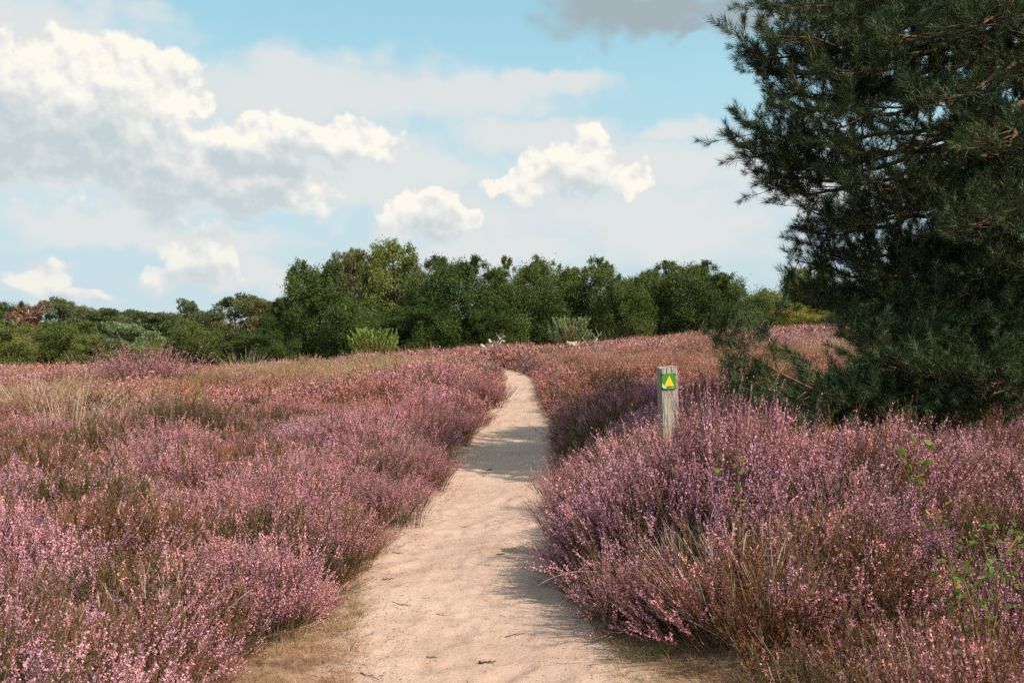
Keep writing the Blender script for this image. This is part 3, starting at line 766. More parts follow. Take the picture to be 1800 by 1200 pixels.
EDGE = 'trees along the edge of the wood'
trees = [
 ('oak_tree', 548, 120, 452, 82, 'dark', 'tall dark green oak with jagged top at the left end of the high tree row', 0, 'oak'),
 ('scots_pine', 618, 84, 434, 92, 'gold', 'golden green pine with bare orange limbs showing between two tall oaks', 0, 'pine'),
 ('oak_tree', 692, 128, 428, 86, 'light', 'tallest oak in the row, light yellowish green with sky showing through', 1, 'oak'),
 ('oak_tree', 795, 118, 450, 80, 'dark', 'dark green rounded oak standing behind the left end of the path hump', 2, 'oak'),
 ('oak_tree', 885, 92, 463, 82, 'mid', 'oak with twin ragged tops behind the bleached root stump', 3, 'oak'),
 ('oak_tree', 948, 100, 447, 84, 'mid', 'tall pointed oak behind the left side of the bluish young pine', 4, 'oak'),
 ('oak_tree', 1036, 105, 458, 84, 'mid', 'broad oak directly behind the bluish young pine', 5, 'oak'),
 ('oak_tree', 1098, 82, 478, 80, 'mid', 'lower fresh green oak between two taller oaks right of the bluish pine', 0, 'oak'),
 ('oak_tree', 1148, 80, 476, 86, 'dark', 'narrow dark oak rising behind the waymarker post', 1, 'oak'),
 ('oak_tree', 1205, 110, 458, 82, 'mid', 'broad olive green oak with bumpy top right of the waymarker post', 2, 'oak'),
 ('oak_tree', 1275, 92, 474, 80, 'mid', 'rounded oak forming the right shoulder of the high tree row', 3, 'oak'),
 ('oak_tree', 1345, 88, 506, 84, 'light', 'small pale yellow green oak in the dip of the treetops', 4, 'oak'),
 ('oak_tree', 1428, 96, 460, 90, 'mid', 'oak partly hidden by the big pine with its left side against the sky', 5, 'oak'),
 ('oak_tree', 1400, 84, 535, 76, 'yellow', 'low yellowing oak scrub above the rust coloured heather slope', 1, 'oak'),
 ('oak_tree', 1478, 110, 545, 74, 'yellow', 'wide yellowing oak scrub beside the low branches of the big pine', 2, 'oak'),
 ('oak_tree', 1560, 120, 476, 88, 'mid', 'oak seen through gaps low in the big pine', 3, 'oak'),
 ('oak_tree', 1660, 120, 470, 90, 'light', 'oak hidden behind the middle of the big pine', 4, 'oak'),
 ('oak_tree', 1765, 130, 465, 88, 'mid', 'oak hidden behind the right part of the big pine', 0, 'oak'),
 ('scots_pine', 412, 105, 514, 84, 'pine', 'dark flat topped pine standing left of the tall oaks', 1, 'pine'),
 ('scots_pine', 470, 92, 524, 82, 'gold', 'golden tinged pine tucked against the left of the high tree row', 2, 'pine'),
 ('oak_tree', 505, 70, 516, 80, 'dark', 'small dark oak filling the foot of the tallest left oak', 3, 'oak'),
 ('oak_tree', 345, 92, 562, 80, 'mid', 'low round oak bush left of the dark flat topped pine', 4, 'oak'),
 ('oak_tree', 455, 90, 580, 76, 'dark', 'dark low oak scrub beneath the golden tinged pine', 5, 'oak'),
 ('young_conifer', 232, 105, 568, 86, 'blue', 'pale bluish green conifer, rounded, in the middle of the left wood', 3, 'pine'),
 ('scots_pine', 178, 100, 540, 94, 'pine', 'flat spreading pine between the green oak and pale conifer of the left wood', 0, 'pine'),
 ('scots_pine', 262, 92, 545, 112, 'pine', 'pine behind the pale bluish conifer of the left wood', 2, 'pine'),
 ('oak_tree', 112, 118, 562, 86, 'mid', 'broad fresh green oak just right of the dead red birch', 0, 'oak'),
 ('oak_tree', 8, 95, 566, 80, 'light', 'light green oak cut by the left picture edge, below the dead birch', 5, 'oak'),
 ('scots_pine', 86, 80, 521, 112, 'pine', 'tallest pine of the left wood, rising behind the dead red birch', 1, 'pine'),
 ('oak_tree', 8, 80, 531, 116, 'dark', 'dark green oak at the far left edge behind the dead birch', 2, 'oak'),
 ('scots_pine', 132, 60, 533, 118, 'gold', 'thin golden pine top right of the tallest left pine', 2, 'pine'),
 ('oak_tree', 306, 80, 546, 116, 'mid', 'dull green treetop in the low dip of the left wood', 3, 'oak'),
 ('scots_pine', 337, 56, 528, 124, 'pine', 'small round pine top poking above the left wood by itself', 3, 'pine'),
 ('scots_pine', 370, 80, 548, 112, 'gold', 'brownish pine crown just left of the dark flat topped pine', 0, 'pine'),
 ('scots_pine', 220, 84, 543, 124, 'pine', 'farthest flat pine top on the skyline of the left wood', 1, 'pine'),
 ('oak_tree', 160, 70, 590, 82, 'light', 'light green bush at the foot of the spreading left pine', 1, 'oak'),
 ('oak_tree', 290, 80, 598, 80, 'light', 'light green bush at the foot of the pale bluish conifer', 2, 'oak'),
 ('oak_tree', 620, 110, 520, 78, 'dark', 'dark bushy oak below the golden pine behind the bright young pine', 4, 'oak'),
 ('oak_tree', 735, 100, 530, 77, 'dark', 'dark bushy oak right behind the bright young pine', 5, 'oak'),
 ('oak_tree', 852, 90, 530, 79, 'dark', 'dark low oak directly above the bleached root stump', 0, 'oak'),
]
for (nm, px, w, top, d, look, lab, var, shp) in trees:
    put_tree(nm, px, w, top, d, look, lab, var, 'pine tree' if nm == 'scots_pine' else ('conifer' if nm == 'young_conifer' else 'oak tree'), EDGE, shp)

# undergrowth closing the wood behind the trees
mbu = MB(); rgu = np.random.default_rng(5)
for _ in range(620):
    x = rgu.uniform(-75, 75); y = rgu.uniform(98, 108); r = rgu.uniform(1.0, 1.8)
    c0 = np.array([x, y, float(hz(x, y)) + rgu.uniform(0, 3.6)])
    n = 46; v = rgu.normal(0, 1, (n, 3)); v /= np.linalg.norm(v, axis=1, keepdims=True)
    flecks(mbu, c0 + v * r * rgu.uniform(.5, 1, (n, 1)), v, 0.55, 0.6, rgu, 0, rgu.random(n) * 0.6, 0.7)
tag(obj('undergrowth', mbu.mesh('undergrowth', [LEAF['dark']])), kind='stuff')

# bare and dead trees
def bare_tree(name, px, top, d, wpx, look, barkm, label, category, seed, twigs):
    rng = np.random.default_rng(seed)
    x = (px - 900) / FPX * d; z0 = float(hz(x, d)) - .05; H = EYE + (HORIZON - top) / FPX * d - z0; W = wpx / FPX * d
    t = tag(empty(name, (x, d, z0)), label, category)
    mb = MB(); cm = MB()
    ax = bez(np.zeros(3), np.array([.1, 0, H * .3]), np.array([-.1, 0, H * .6]), np.array([.1, 0, H * .93]), 10)
    tube(mb, ax, np.linspace(.15, .03, 10), 6)
    for i in range(26):
        u = rng.uniform(.45, .95); b = ax[int(u * 9)]; a = rng.random() * 6.283; L = W * .5 * rng.uniform(.5, 1) * (1.3 - u * .6)
        e = b + np.array([math.cos(a) * L, math.sin(a) * L, L * rng.uniform(.3, 1.0)]); e[2] = min(e[2], H)
        pts = bez(b, b + (e - b) * np.array([.6, .6, .2]), b + (e - b) * np.array([.8, .8, .6]), e, 6)
        tube(mb, pts, np.linspace(.05, .012, 6), 4, cap=False)
        for _ in range(twigs):
            s = pts[rng.integers(2, 6)]; n = 10
            v = rng.normal(0, 1, (n, 3)); v[:, 2] = np.abs(v[:, 2]); v /= np.linalg.norm(v, axis=1, keepdims=True)
            flecks(cm, s + v * rng.uniform(.05, .5, (n, 1)), v, .38, .05 if look == 'pinkgrey' else .17, rng, 0, rng.random(n), .5)
    obj('trunk', mb.mesh('bare trunk', [barkm], True), t)
    c = obj('crown', cm.mesh('bare crown', [LEAF[look]]), t); c['kind'] = 'stuff'
bare_tree('dead_birch', 48, 536, 92, 74, 'red', BARK_BIRCH, 'dead birch with rust red leaves and a white trunk', 'birch tree', 61, 12)
bare_tree('bare_tree', 757, 443, 96, 62, 'pinkgrey', DEADWOOD, 'bare pinkish grey treetop showing between the tallest oak and its neighbour', 'dead tree', 62, 16)

# two young pines on the heath
def young_pine(px, top, d, wpx, look, label, seed):
    rng = np.random.default_rng(seed)
    x = (px - 900) / FPX * d; z0 = float(hz(x, d)); H = EYE + (HORIZON - top) / FPX * d - z0; W = wpx / FPX * d
    t = tag(empty('young_pine', (x, d, z0)), label, 'young pine', 'young pines on the heath')
    mb = MB(); nb = MB()
    tube(mb, [(0, 0, 0), (0, 0, H * .55), (0, 0, H * .95)], [.05, .035, .01], 6)
    for i in range(120):
        u = rng.uniform(.05, .93); a = rng.random() * 6.283; L = W * .5 * (1 - u ** 2.2) ** .6 * rng.uniform(.55, 1.0) + .05
        b = np.array([0, 0, H * u * .8]); e = np.array([math.cos(a) * L, math.sin(a) * L, min(H * u * .8 + L * .75 + .12, H)])
        pts = bez(b, b + (e - b) * np.array([.6, .6, .2]), b + (e - b) * np.array([.9, .9, .6]), e, 5)
        tube(mb, pts, np.linspace(.014, .005, 5), 3, cap=False)
        n = 60; k = rng.uniform(.45, 1.0, n); f = k * 4; j = np.minimum(f.astype(int), 3)
        c = pts[j] + (pts[j + 1] - pts[j]) * (f - j)[:, None]; dr = pts[j + 1] - pts[j]; dr /= np.linalg.norm(dr, axis=1, keepdims=True)
        flecks(nb, c, dr + np.array([0, 0, .7]), .15, .034, rng, 0, np.clip(.2 + .8 * k * rng.random(n) + .1, 0, 1), .45)
    tr = obj('trunk', mb.mesh('young pine stem', [BARK_PINE], True), t)
    nd = obj('needles', nb.mesh('young pine needles', [LEAF[look]]), t); nd['kind'] = 'stuff'
young_pine(657, 580, 46, 100, 'bright', 'bright yellow green young pine bush in front of the dark oaks', 71)
young_pine(1002, 560, 50, 92, 'blue', 'rounded bluish green young pine behind the fallen bleached branches', 72)

# bleached root stump and fallen branches at the far heather edge
def gnarled(name, px, py, d, label, category, spec, seed):
    rng = np.random.default_rng(seed); p = at(px, py, d)
    t = tag(empty(name, (p.x, p.y, float(hz(p.x, p.y)))), label, category)
    lift = p.z - float(hz(p.x, p.y))
    for (nm, x0, z0, x1, z1, r0, r1, bend) in spec:              # offsets in metres from (px, py)
        mb = MB()
        a = np.array([x0, rng.normal(0, .12), lift + z0]); b = np.array([x1, rng.normal(0, .3), lift + z1])
        n = 9; tt = np.linspace(0, 1, n)[:, None]; pts = a + (b - a) * tt
        pts += np.cumsum(rng.normal(0, bend * .25, (n, 3)), 0) * tt
        tube(mb, pts, np.linspace(r0, r1, n) * rng.uniform(.8, 1.25, n), 7, 0, .5)
        for _ in range(3):
            i = rng.integers(2, n - 1); e = pts[i] + rng.normal(0, .16, 3) + np.array([0, 0, .05])
            tube(mb, [pts[i], (pts[i] + e) / 2 + rng.normal(0, .03, 3), e], [r1 * 1.1 + .01, r1 * .8 + .006, .006], 4, 0, .5, cap=False)
        obj(nm, mb.mesh('dead wood', [DEADWOOD], True), t)
gnarled('root_stump', 868, 609, 42, 'gnarled bleached root stump sticking up at the bend of the path', 'stump', [
    ('stump', -.15, -.55, .05, .10, .20, .13, .05), ('root', -.05, -.05, -.26, .28, .09, .05, .05), ('root', .05, 0, .42, .26, .08, .03, .05), ('root', .10, .05, .30, .34, .07, .04, .04),
    ('root', -.20, -.25, -.56, .02, .10, .07, .05), ('root', .10, -.1, .34, -.22, .05, .015, .05), ('branch', .28, .2, .46, .72, .022, .008, .02), ('root', -.3, -.2, -.45, -.45, .06, .03, .04)], 81)
gnarled('fallen_branch', 1006, 605, 40, 'pale thick fallen branch lying in the heather below the bluish young pine', 'dead branch', [
    ('branch', -.22, .10, .32, -.14, .05, .085, .03), ('branch', -.2, .08, -.36, -.36, .03, .015, .03), ('branch', -.1, 0, -.3, -.42, .03, .015, .04), ('branch', .1, -.1, -.05, -.4, .025, .012, .04)], 82)
gnarled('fallen_branch', 1036, 605, 40, 'forked bleached branch pointing up beside the pale thick one', 'dead branch', [
    ('branch', -.2, -.3, .32, .22, .03, .03, .03), ('branch', .14, .1, .5, .46, .05, .012, .03), ('branch', .0, .0, .52, -.04, .06, .03, .05), ('branch', -.05, -.05, -.3, .28, .02, .008, .02),
    ('branch', .1, -.05, .0, -.4, .03, .015, .03), ('branch', .2, -.05, .3, -.38, .025, .01, .03)], 83)

# ------------------------------------------------------------------ the big Scots pine
M_NEEDLE = foliage_mat('pine needles', [(0.0, (0.008, 0.016, 0.008)), (0.5, (0.028, 0.052, 0.024)), (1.0, (0.14, 0.170, 0.062))], 0.05, 0.9, True, rough=0.55, spec=0.12, bright=1.1)
M_LIMB = bark_mat('pine limbs', (.055, .035, .022), (.20, .115, .070), 22, 0.4)
def shoot(seed, n=64, ln_=0.14, nl=0.070, w=0.0040):
    rng = np.random.default_rng(seed); mb = MB()
    z = ln_ * rng.random(n) ** 0.8; a = rng.random(n) * 6.283
    c = np.stack([0 * z, 0 * z, z], 1)
    op = rng.uniform(0.65, 1.2, n) * (1.15 - 0.55 * z / ln_)
    d = np.stack([np.cos(a) * np.sin(op), np.sin(a) * np.sin(op), np.cos(op)], 1)
    flecks(mb, c, d, nl, w, rng, 0, np.clip(0.15 + 0.75 * rng.random(n), 0, 1), 0.08)
    ribbons(mb, np.array([[[0, 0, -0.02], [0, 0, ln_]]]), .003, .002, rng, 1, np.array([.5]))
    return mb.mesh('pine shoot', [M_NEEDLE, M_STEM])
PS0 = len(protos)
for i in range(4): protos.append((obj('pine_shoot', shoot(400 + i, 66 + 6 * i), link=False), 0, 'shoot'))

PT = np.array([6.2, 11.5, 0.0]); PT[2] = float(hz(6.2, 11.5)) - 0.1
pine = tag(empty('scots_pine', PT), 'large dark pine filling the right side of the picture, branches down to the heather', 'pine tree')
rp = np.random.default_rng(77)
PH = 7.3
tr_ax = bez(np.zeros(3), np.array([.15, .1, 3.0]), np.array([-.15, .0, 6.5]), np.array([.0, 0, PH]), 16)
mbt = MB(); tube(mbt, tr_ax, np.linspace(.19, .03, 16), 10, 0, .5); obj('trunk', mbt.mesh('pine trunk', [M_LIMB], True), pine)
def trunk_at(z): return np.array([np.interp(z, tr_ax[:, 2], tr_ax[:, i]) for i in range(3)])
S_pos, S_rot = [], []
def unit(v): return v / (np.linalg.norm(v) + 1e-9)
def add_shoots(p, d, n):
    for i in range(n):
        q = p - d * (0.085 * i); dd = unit(d + rp.normal(0, .22, 3) + np.array([0, 0, .12]))
        S_pos.append(q); S_rot.append((0.0, math.acos(np.clip(dd[2], -1, 1)), math.atan2(dd[1], dd[0])))
def limb(base, tip, droop=0.12, dens=1.0, r0=.045, bare=False, s0=.22):
    L = np.linalg.norm(tip - base); h = np.array([tip[0] - base[0], tip[1] - base[1], 0]); hu = unit(h)
    c1 = base + (tip - base) * 0.35 + np.array([0, 0, L * (0.10 - droop * .3)]); c2 = base + (tip - base) * 0.75 - np.array([0, 0, L * droop])
    n = max(8, int(L / .22)); pts = bez(base, c1, c2, tip, n)
    pts[1:-1] += rp.normal(0, .018 * L ** .5, (n - 2, 3))
    mb = MB(); tube(mb, pts, np.linspace(min(r0, .012 + .014 * L), .006, n), 6, 0, .5)
    dl = np.diff(pts, axis=0); seg = np.linalg.norm(dl, axis=1); cum = np.concatenate([[0], np.cumsum(seg)]); tot = cum[-1]
    s = s0 * tot if tot > 1.2 else .1; sd = 1
    while s < tot:
        j = min(np.searchsorted(cum, s) - 1, n - 2); j = max(j, 0); p = pts[j] + dl[j] * ((s - cum[j]) / seg[j]); d = unit(dl[j])
        lat = unit(np.cross(d, np.array([0, 0, 1.0]))) * sd; sd = -sd
        rem = tot - s
        sl = (0.20 + 0.30 * min(rem, 1.4)) * rp.uniform(.6, 1.15)
        if bare: sl *= .8
        d2 = unit(d * rp.uniform(.6, 1.1) + lat * rp.uniform(.6, 1.1) + np.array([0, 0, rp.uniform(-.15, .45)]))
        e = p + d2 * sl + np.array([0, 0, sl * .10])
        sp_ = bez(p, p + d2 * sl * .35 - np.array([0, 0, sl * .04]), p + d2 * sl * .7, e, 4)
        tube(mb, sp_, np.linspace(.009 + .004 * sl, .0035, 4), 4, 0, .5, cap=False)
        if not (bare and rp.random() < .8):
            add_shoots(e, unit(sp_[3] - sp_[2] + np.array([0, 0, .25 * sl])), 3)
            m = int(sl / .14 * dens)
            for q in range(m):
                f = rp.uniform(.22, .95); k = min(int(f * 3), 2); b = sp_[k] + (sp_[k + 1] - sp_[k]) * (f * 3 - k)
                d3 = unit(d2 * rp.uniform(.5, 1) + rp.normal(0, .55, 3) + np.array([0, 0, .25])); tl = rp.uniform(.10, .28)
                e3 = b + d3 * tl
                tube(mb, [b, e3], [.004, .0025], 3, 0, .5, cap=False)
                add_shoots(e3, d3, 2 if tl > .16 else 1)
        s += rp.uniform(.09, .16) / dens
    if not bare: add_shoots(pts[-1], unit(pts[-1] - pts[-3] + np.array([0, 0, .06])), 4)
    o = obj('limb', mb.mesh('pine limb', [M_LIMB], True), pine)
    return o
def local(px, py, d):
    return np.array(at(px, py, d)) - PT
# limbs that make the outline against the sky: trunk height, tip
for (z, px, py, d, droop, s0, dens) in [
    # upper bough mass
    (5.6, 1352, 5, 10.0, .08, .3, 1.2), (5.2, 1318, 88, 10.2, .10, .35, 1.3), (5.3, 1372, 62, 9.6, .08, .3, 1.2), (5.0, 1345, 118, 10.5, .10, .35, 1.2), (4.8, 1365, 165, 10.4, .12, .35, 1.2), (4.7, 1400, 190, 9.9, .10, .3, 1.1),
    (4.9, 1450, 120, 9.4, .08, .25, 1.1), (4.5, 1470, 205, 9.2, .08, .3, 1.0), (5.7, 1425, 15, 10.4, .1, .25, 1.1), (5.8, 1440, -60, 10.6, .08, .25, 1.0),
    # the bough that stands out alone below it
    (3.9, 1322, 222, 10.2, .14, .60, 1.1), (3.8, 1316, 258, 10.3, .16, .58, 1.2), (3.75, 1338, 300, 10.5, .14, .62, 1.1), (3.7, 1372, 330, 10.2, .12, .66, 1.0), (3.8, 1365, 262, 10.0, .14, .66, 1.0),
    # the bough under the second sky gap
    (3.3, 1440, 372, 10.4, .12, .50, 1.1), (3.1, 1422, 405, 10.6, .12, .55, 1.1), (3.2, 1492, 378, 9.8, .10, .40, 1.0), (3.5, 1500, 320, 9.3, .08, .35, 1.0), (3.9, 1490, 262, 9.3, .08, .3, 1.0),
    # the dark lower skirt
    (2.2, 1418, 462, 11.0, .10, .35, 1.2), (2.0, 1422, 508, 10.8, .12, .35, 1.2), (2.3, 1435, 435, 10.9, .1, .45, 1.1), (1.9, 1465, 540, 10.6, .12, .35, 1.1), (1.7, 1515, 565, 10.2, .10, .3, 1.0), (2.3, 1520, 470, 10.2, .1, .3, 1.0),
    # lit low sprays over the heather
    (1.4, 1500, 592, 9.4, .10, .45, 1.0), (1.2, 1400, 712, 9.0, .12, .66, 1.2), (1.15, 1440, 690, 9.1, .12, .6, 1.2), (1.1, 1490, 715, 9.2, .12, .5, 1.2), (1.0, 1610, 645, 9.0, .10, .4, .9), (0.9, 1740, 672, 9.0, .1, .4, .9), (0.9, 1560, 700, 9.3, .1, .45, 1.1), (0.8, 1650, 715, 9.4, .1, .4, 1.0), (1.1, 1530, 640, 9.2, .1, .5, 1.1), (1.0, 1480, 680, 9.3, .1, .6, 1.0), (1.2, 1590, 600, 9.6, .1, .4, 1.0), (1.0, 1690, 650, 9.3, .1, .4, 1.0),
    (1.8, 1600, 520, 9.9, .1, .3, 1.1), (2.1, 1680, 480, 9.9, .1, .3, 1.1), (1.6, 1760, 560, 9.8, .1, .3, 1.1), (1.5, 1640, 570, 9.9, .1, .3, 1.1), (2.4, 1780, 460, 9.6, .1, .3, 1.1), (2.5, 1600, 440, 10.4, .1, .35, 1.0),
    # sprays turned to the camera
    (3.2, 1690, 400, 8.7, .08, .4, .9), (3.1, 1770, 380, 8.6, .08, .4, .9), (4.6, 1640, 170, 8.8, .08, .4, .9), (5.2, 1560, 60, 9.0, .08, .3, 1.0), (4.2, 1760, 250, 8.6, .08, .4, .9), (5.4, 1720, 40, 8.8, .08, .35, .9)]:
    limb(trunk_at(z), local(px, py, d), droop, dens, s0=s0)
# the thin low branch reaching left, with only a few tufts
_low = [local(*q) for q in ((1520, 705, 9.4), (1440, 690, 9.1), (1370, 655, 8.9), (1305, 615, 8.7), (1258, 592, 8.6))]
mbl = MB(); tube(mbl, _low, [.016, .013, .010, .008, .006], 6, 0, .5)
for (q, tip) in ((2, (1330, 640, 8.8)), (2, (1352, 600, 8.9)), (3, (1322, 590, 8.75)), (3, (1300, 655, 8.7)), (3, (1285, 640, 8.6)), (1, (1400, 640, 9.1)), (1, (1385, 705, 8.9)), (1, (1430, 735, 8.9)), (2, (1350, 690, 8.8)), (4, (1268, 575, 8.6)), (2, (1318, 668, 8.8))):
    e = local(*tip); b = _low[q]; tube(mbl, [b, (b + e) / 2 - np.array([0, 0, .02]), e], [.007, .005, .004], 4, 0, .5)
    add_shoots(e, unit(e - b + np.array([0, 0, .1])), 4); add_shoots(e + rp.normal(0, .06, 3), unit(e - b + rp.normal(0, .15, 3)), 3); add_shoots(e + rp.normal(0, .06, 3), unit(e - b + rp.normal(0, .15, 3)), 3); add_shoots(e + rp.normal(0, .08, 3), unit(e - b + rp.normal(0, .3, 3)), 3)
add_shoots(_low[4], unit(_low[4] - _low[3]), 5)
obj('limb', mbl.mesh('pine limb', [M_LIMB], True), pine)
# the rest of the crown all round, shorter where the outline has gaps
za = 1.0; k = 0
while za < PH - .3:
    for w_ in range(13):
        a = k * 2.399963 + rp.normal(0, .25); k += 1
        dx, dy = math.cos(a), math.sin(a)
        L = np.interp(za, [0, 1.5, 3.5, 5.3, 6.6, PH], [2.0, 2.8, 3.2, 2.7, 1.7, .3]) * rp.uniform(.75, 1.08)
        if za > 3.6: L *= 1 - 0.55 * abs(dy) * min(1, (za - 3.6) / 1.0)
        if dy < -0.3 and za < 2.6: L *= 0.6
        if dx < -0.1: L *= 1 - 0.66 * min(1, (-dx - .1) / .5) * (1 if za < 5.9 else 0.6)
        tip = trunk_at(za) + np.array([dx * L, dy * L, L * rp.uniform(.04, .20) + (.3 if za > 6 else 0)])
        limb(trunk_at(za), tip, .10, 1.0 if dy < 0 else 1.25)
    za += .55 if za < 3 else .72
for _ in range(16):                                             # dead bare branches inside the crown
    z = rp.uniform(1.5, 6); a = rp.uniform(-2.6, -1.0); L = rp.uniform(1.6, 3.0)
    limb(trunk_at(z), trunk_at(z) + np.array([math.cos(a) * L, math.sin(a) * L, L * rp.uniform(-.05, .3)]), .1, .8, .03, True)
nS = len(S_pos)
sc_ = rp.uniform(1.0, 1.45, nS)
nd = scatter('needles', np.array(S_pos), np.array(S_rot), np.stack([sc_] * 3, 1), PS0 + rp.integers(0, 4, nS), np.zeros(nS), np.zeros(nS))
nd.parent = pine; nd['kind'] = 'stuff'
scene['pine_shoots'] = nS

# ------------------------------------------------------------------ waymarker post
def plain(name, color, rough=0.6, metal=0.0, noise=0.0, spec=0.4):
    m, T, out = mat_new(name)
    p = T.new('ShaderNodeBsdfPrincipled'); p.inputs['Roughness'].default_value = rough; p.inputs['Metallic'].default_value = metal; p.inputs['Specular IOR Level'].default_value = spec
    if noise:
        tc_ = T.new('ShaderNodeTexCoord'); n = T.noise(tc_.outputs['Object'], 60, 5, .65)
        c = T.mix(T.step(n, .35, .75, 0, noise), rgb(color), rgb(tuple(v * .55 for v in color))); T.put(p.inputs['Base Color'], c)
    else: p.inputs['Base Color'].default_value = rgb(color)
    T.l.new(p.outputs[0], out.inputs[0]); return m
def post_mat():
    m, T, out = mat_new('weathered oak post')
    tc_ = T.new('ShaderNodeTexCoord'); o = tc_.outputs['Object']
    g1 = T.noise(T.vec('MULTIPLY', o, (1, 1, .06)), 120, 5, .65); g2 = T.noise(T.vec('MULTIPLY', o, (1, 1, .3)), 26, 4, .6)
    c = T.ramp(g1, [(.30, (.05, .036, .028)), (.40, (.235, .195, .165)), (.60, (.41, .355, .31)), (.8, (.50, .44, .385))])
    c = T.mix(T.step(g2, .5, .75, 0, .5), c, (.25, .21, .16, 1))
    b = T.new('ShaderNodeBump'); b.inputs['Strength'].default_value = .9; b.inputs['Distance'].default_value = .006; T.put(b.inputs['Height'], g1)
    p = T.new('ShaderNodeBsdfPrincipled'); T.put(p.inputs['Base Color'], c); p.inputs['Roughness'].default_value = .9; p.inputs['Specular IOR Level'].default_value = .15
    T.l.new(b.outputs[0], p.inputs['Normal']); T.l.new(p.outputs[0], out.inputs[0]); return m
PD = 6.9
pp = at(1176, 645, PD); pz = float(hz(pp.x, PD)); PHT = pp.z - pz
post = tag(empty('waymarker_post', (pp.x + .012, PD, pz - .02), R(7)), 'weathered square wooden waymarker post with a yellow triangle on a green plate', 'waymarker post')
post.rotation_euler = (R(1.0), R(-1.6), R(7))
PW, PDp = .060, .056
rw = np.random.default_rng(9)
nu, nz = 26, 40                                                   # round the square section, up the post
prof = []
for i in range(nu * 4):
    s_i, f = divmod(i, nu); f = f / nu * 2 - 1
    x_, y_ = [(f, -1), (1, f), (-f, 1), (-1, -f)][s_i]
    k_ = 1 - .05 * (abs(f) > .96)
    prof.append((x_ * PW * k_, y_ * PDp * k_))
prof = np.array(prof); groove = np.zeros(nu * 4)
for _ in range(30): groove[rw.integers(0, nu * 4)] = rw.uniform(.002, .006)
V = []
for j in range(nz + 1):
    z = PHT * 1.02 * (j / nz)
    depth = groove * (0.45 + 0.9 * (j / nz) ** 3) * (0.8 + .4 * np.sin(j * .5 + np.arange(nu * 4)))
    ring = prof * (1 - depth / PW)[:, None] + rw.normal(0, .0005, prof.shape)
    zt = np.full(nu * 4, z)
    if j == nz: zt = zt + .006 * np.sin(np.arange(nu * 4) * 1.7) * rw.random(nu * 4) - groove * 2.2 + prof[:, 0] * .05
    V.append(np.column_stack([ring, zt]))
V = np.concatenate(V); kk = np.arange(nu * 4); k2 = (kk + 1) % (nu * 4)
Q = np.concatenate([np.stack([j * nu * 4 + kk, j * nu * 4 + k2, (j + 1) * nu * 4 + k2, (j + 1) * nu * 4 + kk], 1) for j in range(nz)])
topc = np.array([[0, 0, PHT * 1.02 - .004]]); V = np.concatenate([V, topc])
mb = MB(); mb.add(V, np.stack([nz * nu * 4 + kk, nz * nu * 4 + k2, np.full(nu * 4, len(V) - 1)], 1), Q)
obj('post', mb.mesh('post', [post_mat()], False), post)
def slab(pts, y0, y1, mat, name):
    """a flat outline in x, z given thickness along y (front at y0)"""
    n = len(pts); P2 = np.array(pts); V = np.concatenate([np.column_stack([P2[:, 0], np.full(n, y0), P2[:, 1]]), np.column_stack([P2[:, 0], np.full(n, y1), P2[:, 1]]),
        [[P2[:, 0].mean(), y0, P2[:, 1].mean()]]])
    k = np.arange(n); k2 = (k + 1) % n
    m = MB(); m.add(V, np.stack([k, k2, np.full(n, 2 * n)], 1), np.stack([k2, k, n + k, n + k2], 1)); return m.mesh(name, [mat])
cz = PHT - .076; hw = .0505; hh = .054; cx_ = -.008
def rrect(w, h, r, n=4):
    out = []
    for (sx, sz, a0) in ((1, 1, 0), (-1, 1, 90), (-1, -1, 180), (1, -1, 270)):
        for i in range(n + 1):
            a = R(a0 + 90 * i / n); out.append((sx * (w - r) + r * math.cos(a), sz * (h - r) + r * math.sin(a)))
    return out
yf = -PDp
plate = obj('sign_plate', slab([(cx_ + a, cz + b) for a, b in rrect(hw, hh, .008)], yf - .0085, yf - .002, plain('green plate', (.045, .21, .018), .38, 0, .25), 'plate'), post)
obj('triangle', slab([(cx_ - .034, cz - .034), (cx_ + .037, cz - .034), (cx_ + .003, cz + .041)][::1], yf - .0098, yf - .0084, plain('yellow marking', (.80, .50, .02), .4, 0, .12), 'triangle'), plate)
obj('worn_patch', slab([(cx_ - .0485, cz - .047), (cx_ - .012, cz - .048), (cx_ - .026, cz - .036), (cx_ - .040, cz - .024), (cx_ - .0487, cz - .010)], yf - .0091, yf - .0084, plain('bare plate', (.50, .56, .42), .5), 'worn'), plate)
obj('worn_edge', slab([(cx_ - .012, cz - .051), (cx_ + .044, cz - .049), (cx_ + .046, cz - .043), (cx_ + .010, cz - .046)], yf - .0091, yf - .0084, plain('scuffed plate', (.34, .44, .26), .5), 'worn'), plate)
dark = plain('black screw', (.012, .012, .012), .5, .3)
for sx, sz in ((-1, 1), (1, 1), (-1, -1), (1, -1)):
    m = MB(); c = np.array([cx_ + sx * .046, yf - .0035, cz + sz * .048]); tube(m, [c, c + np.array([0, -.004, 0]), c + np.array([0, -.0075, 0])], [.007, .007, .004], 8)
    obj('screw', m.mesh('screw', [dark], True), plate)

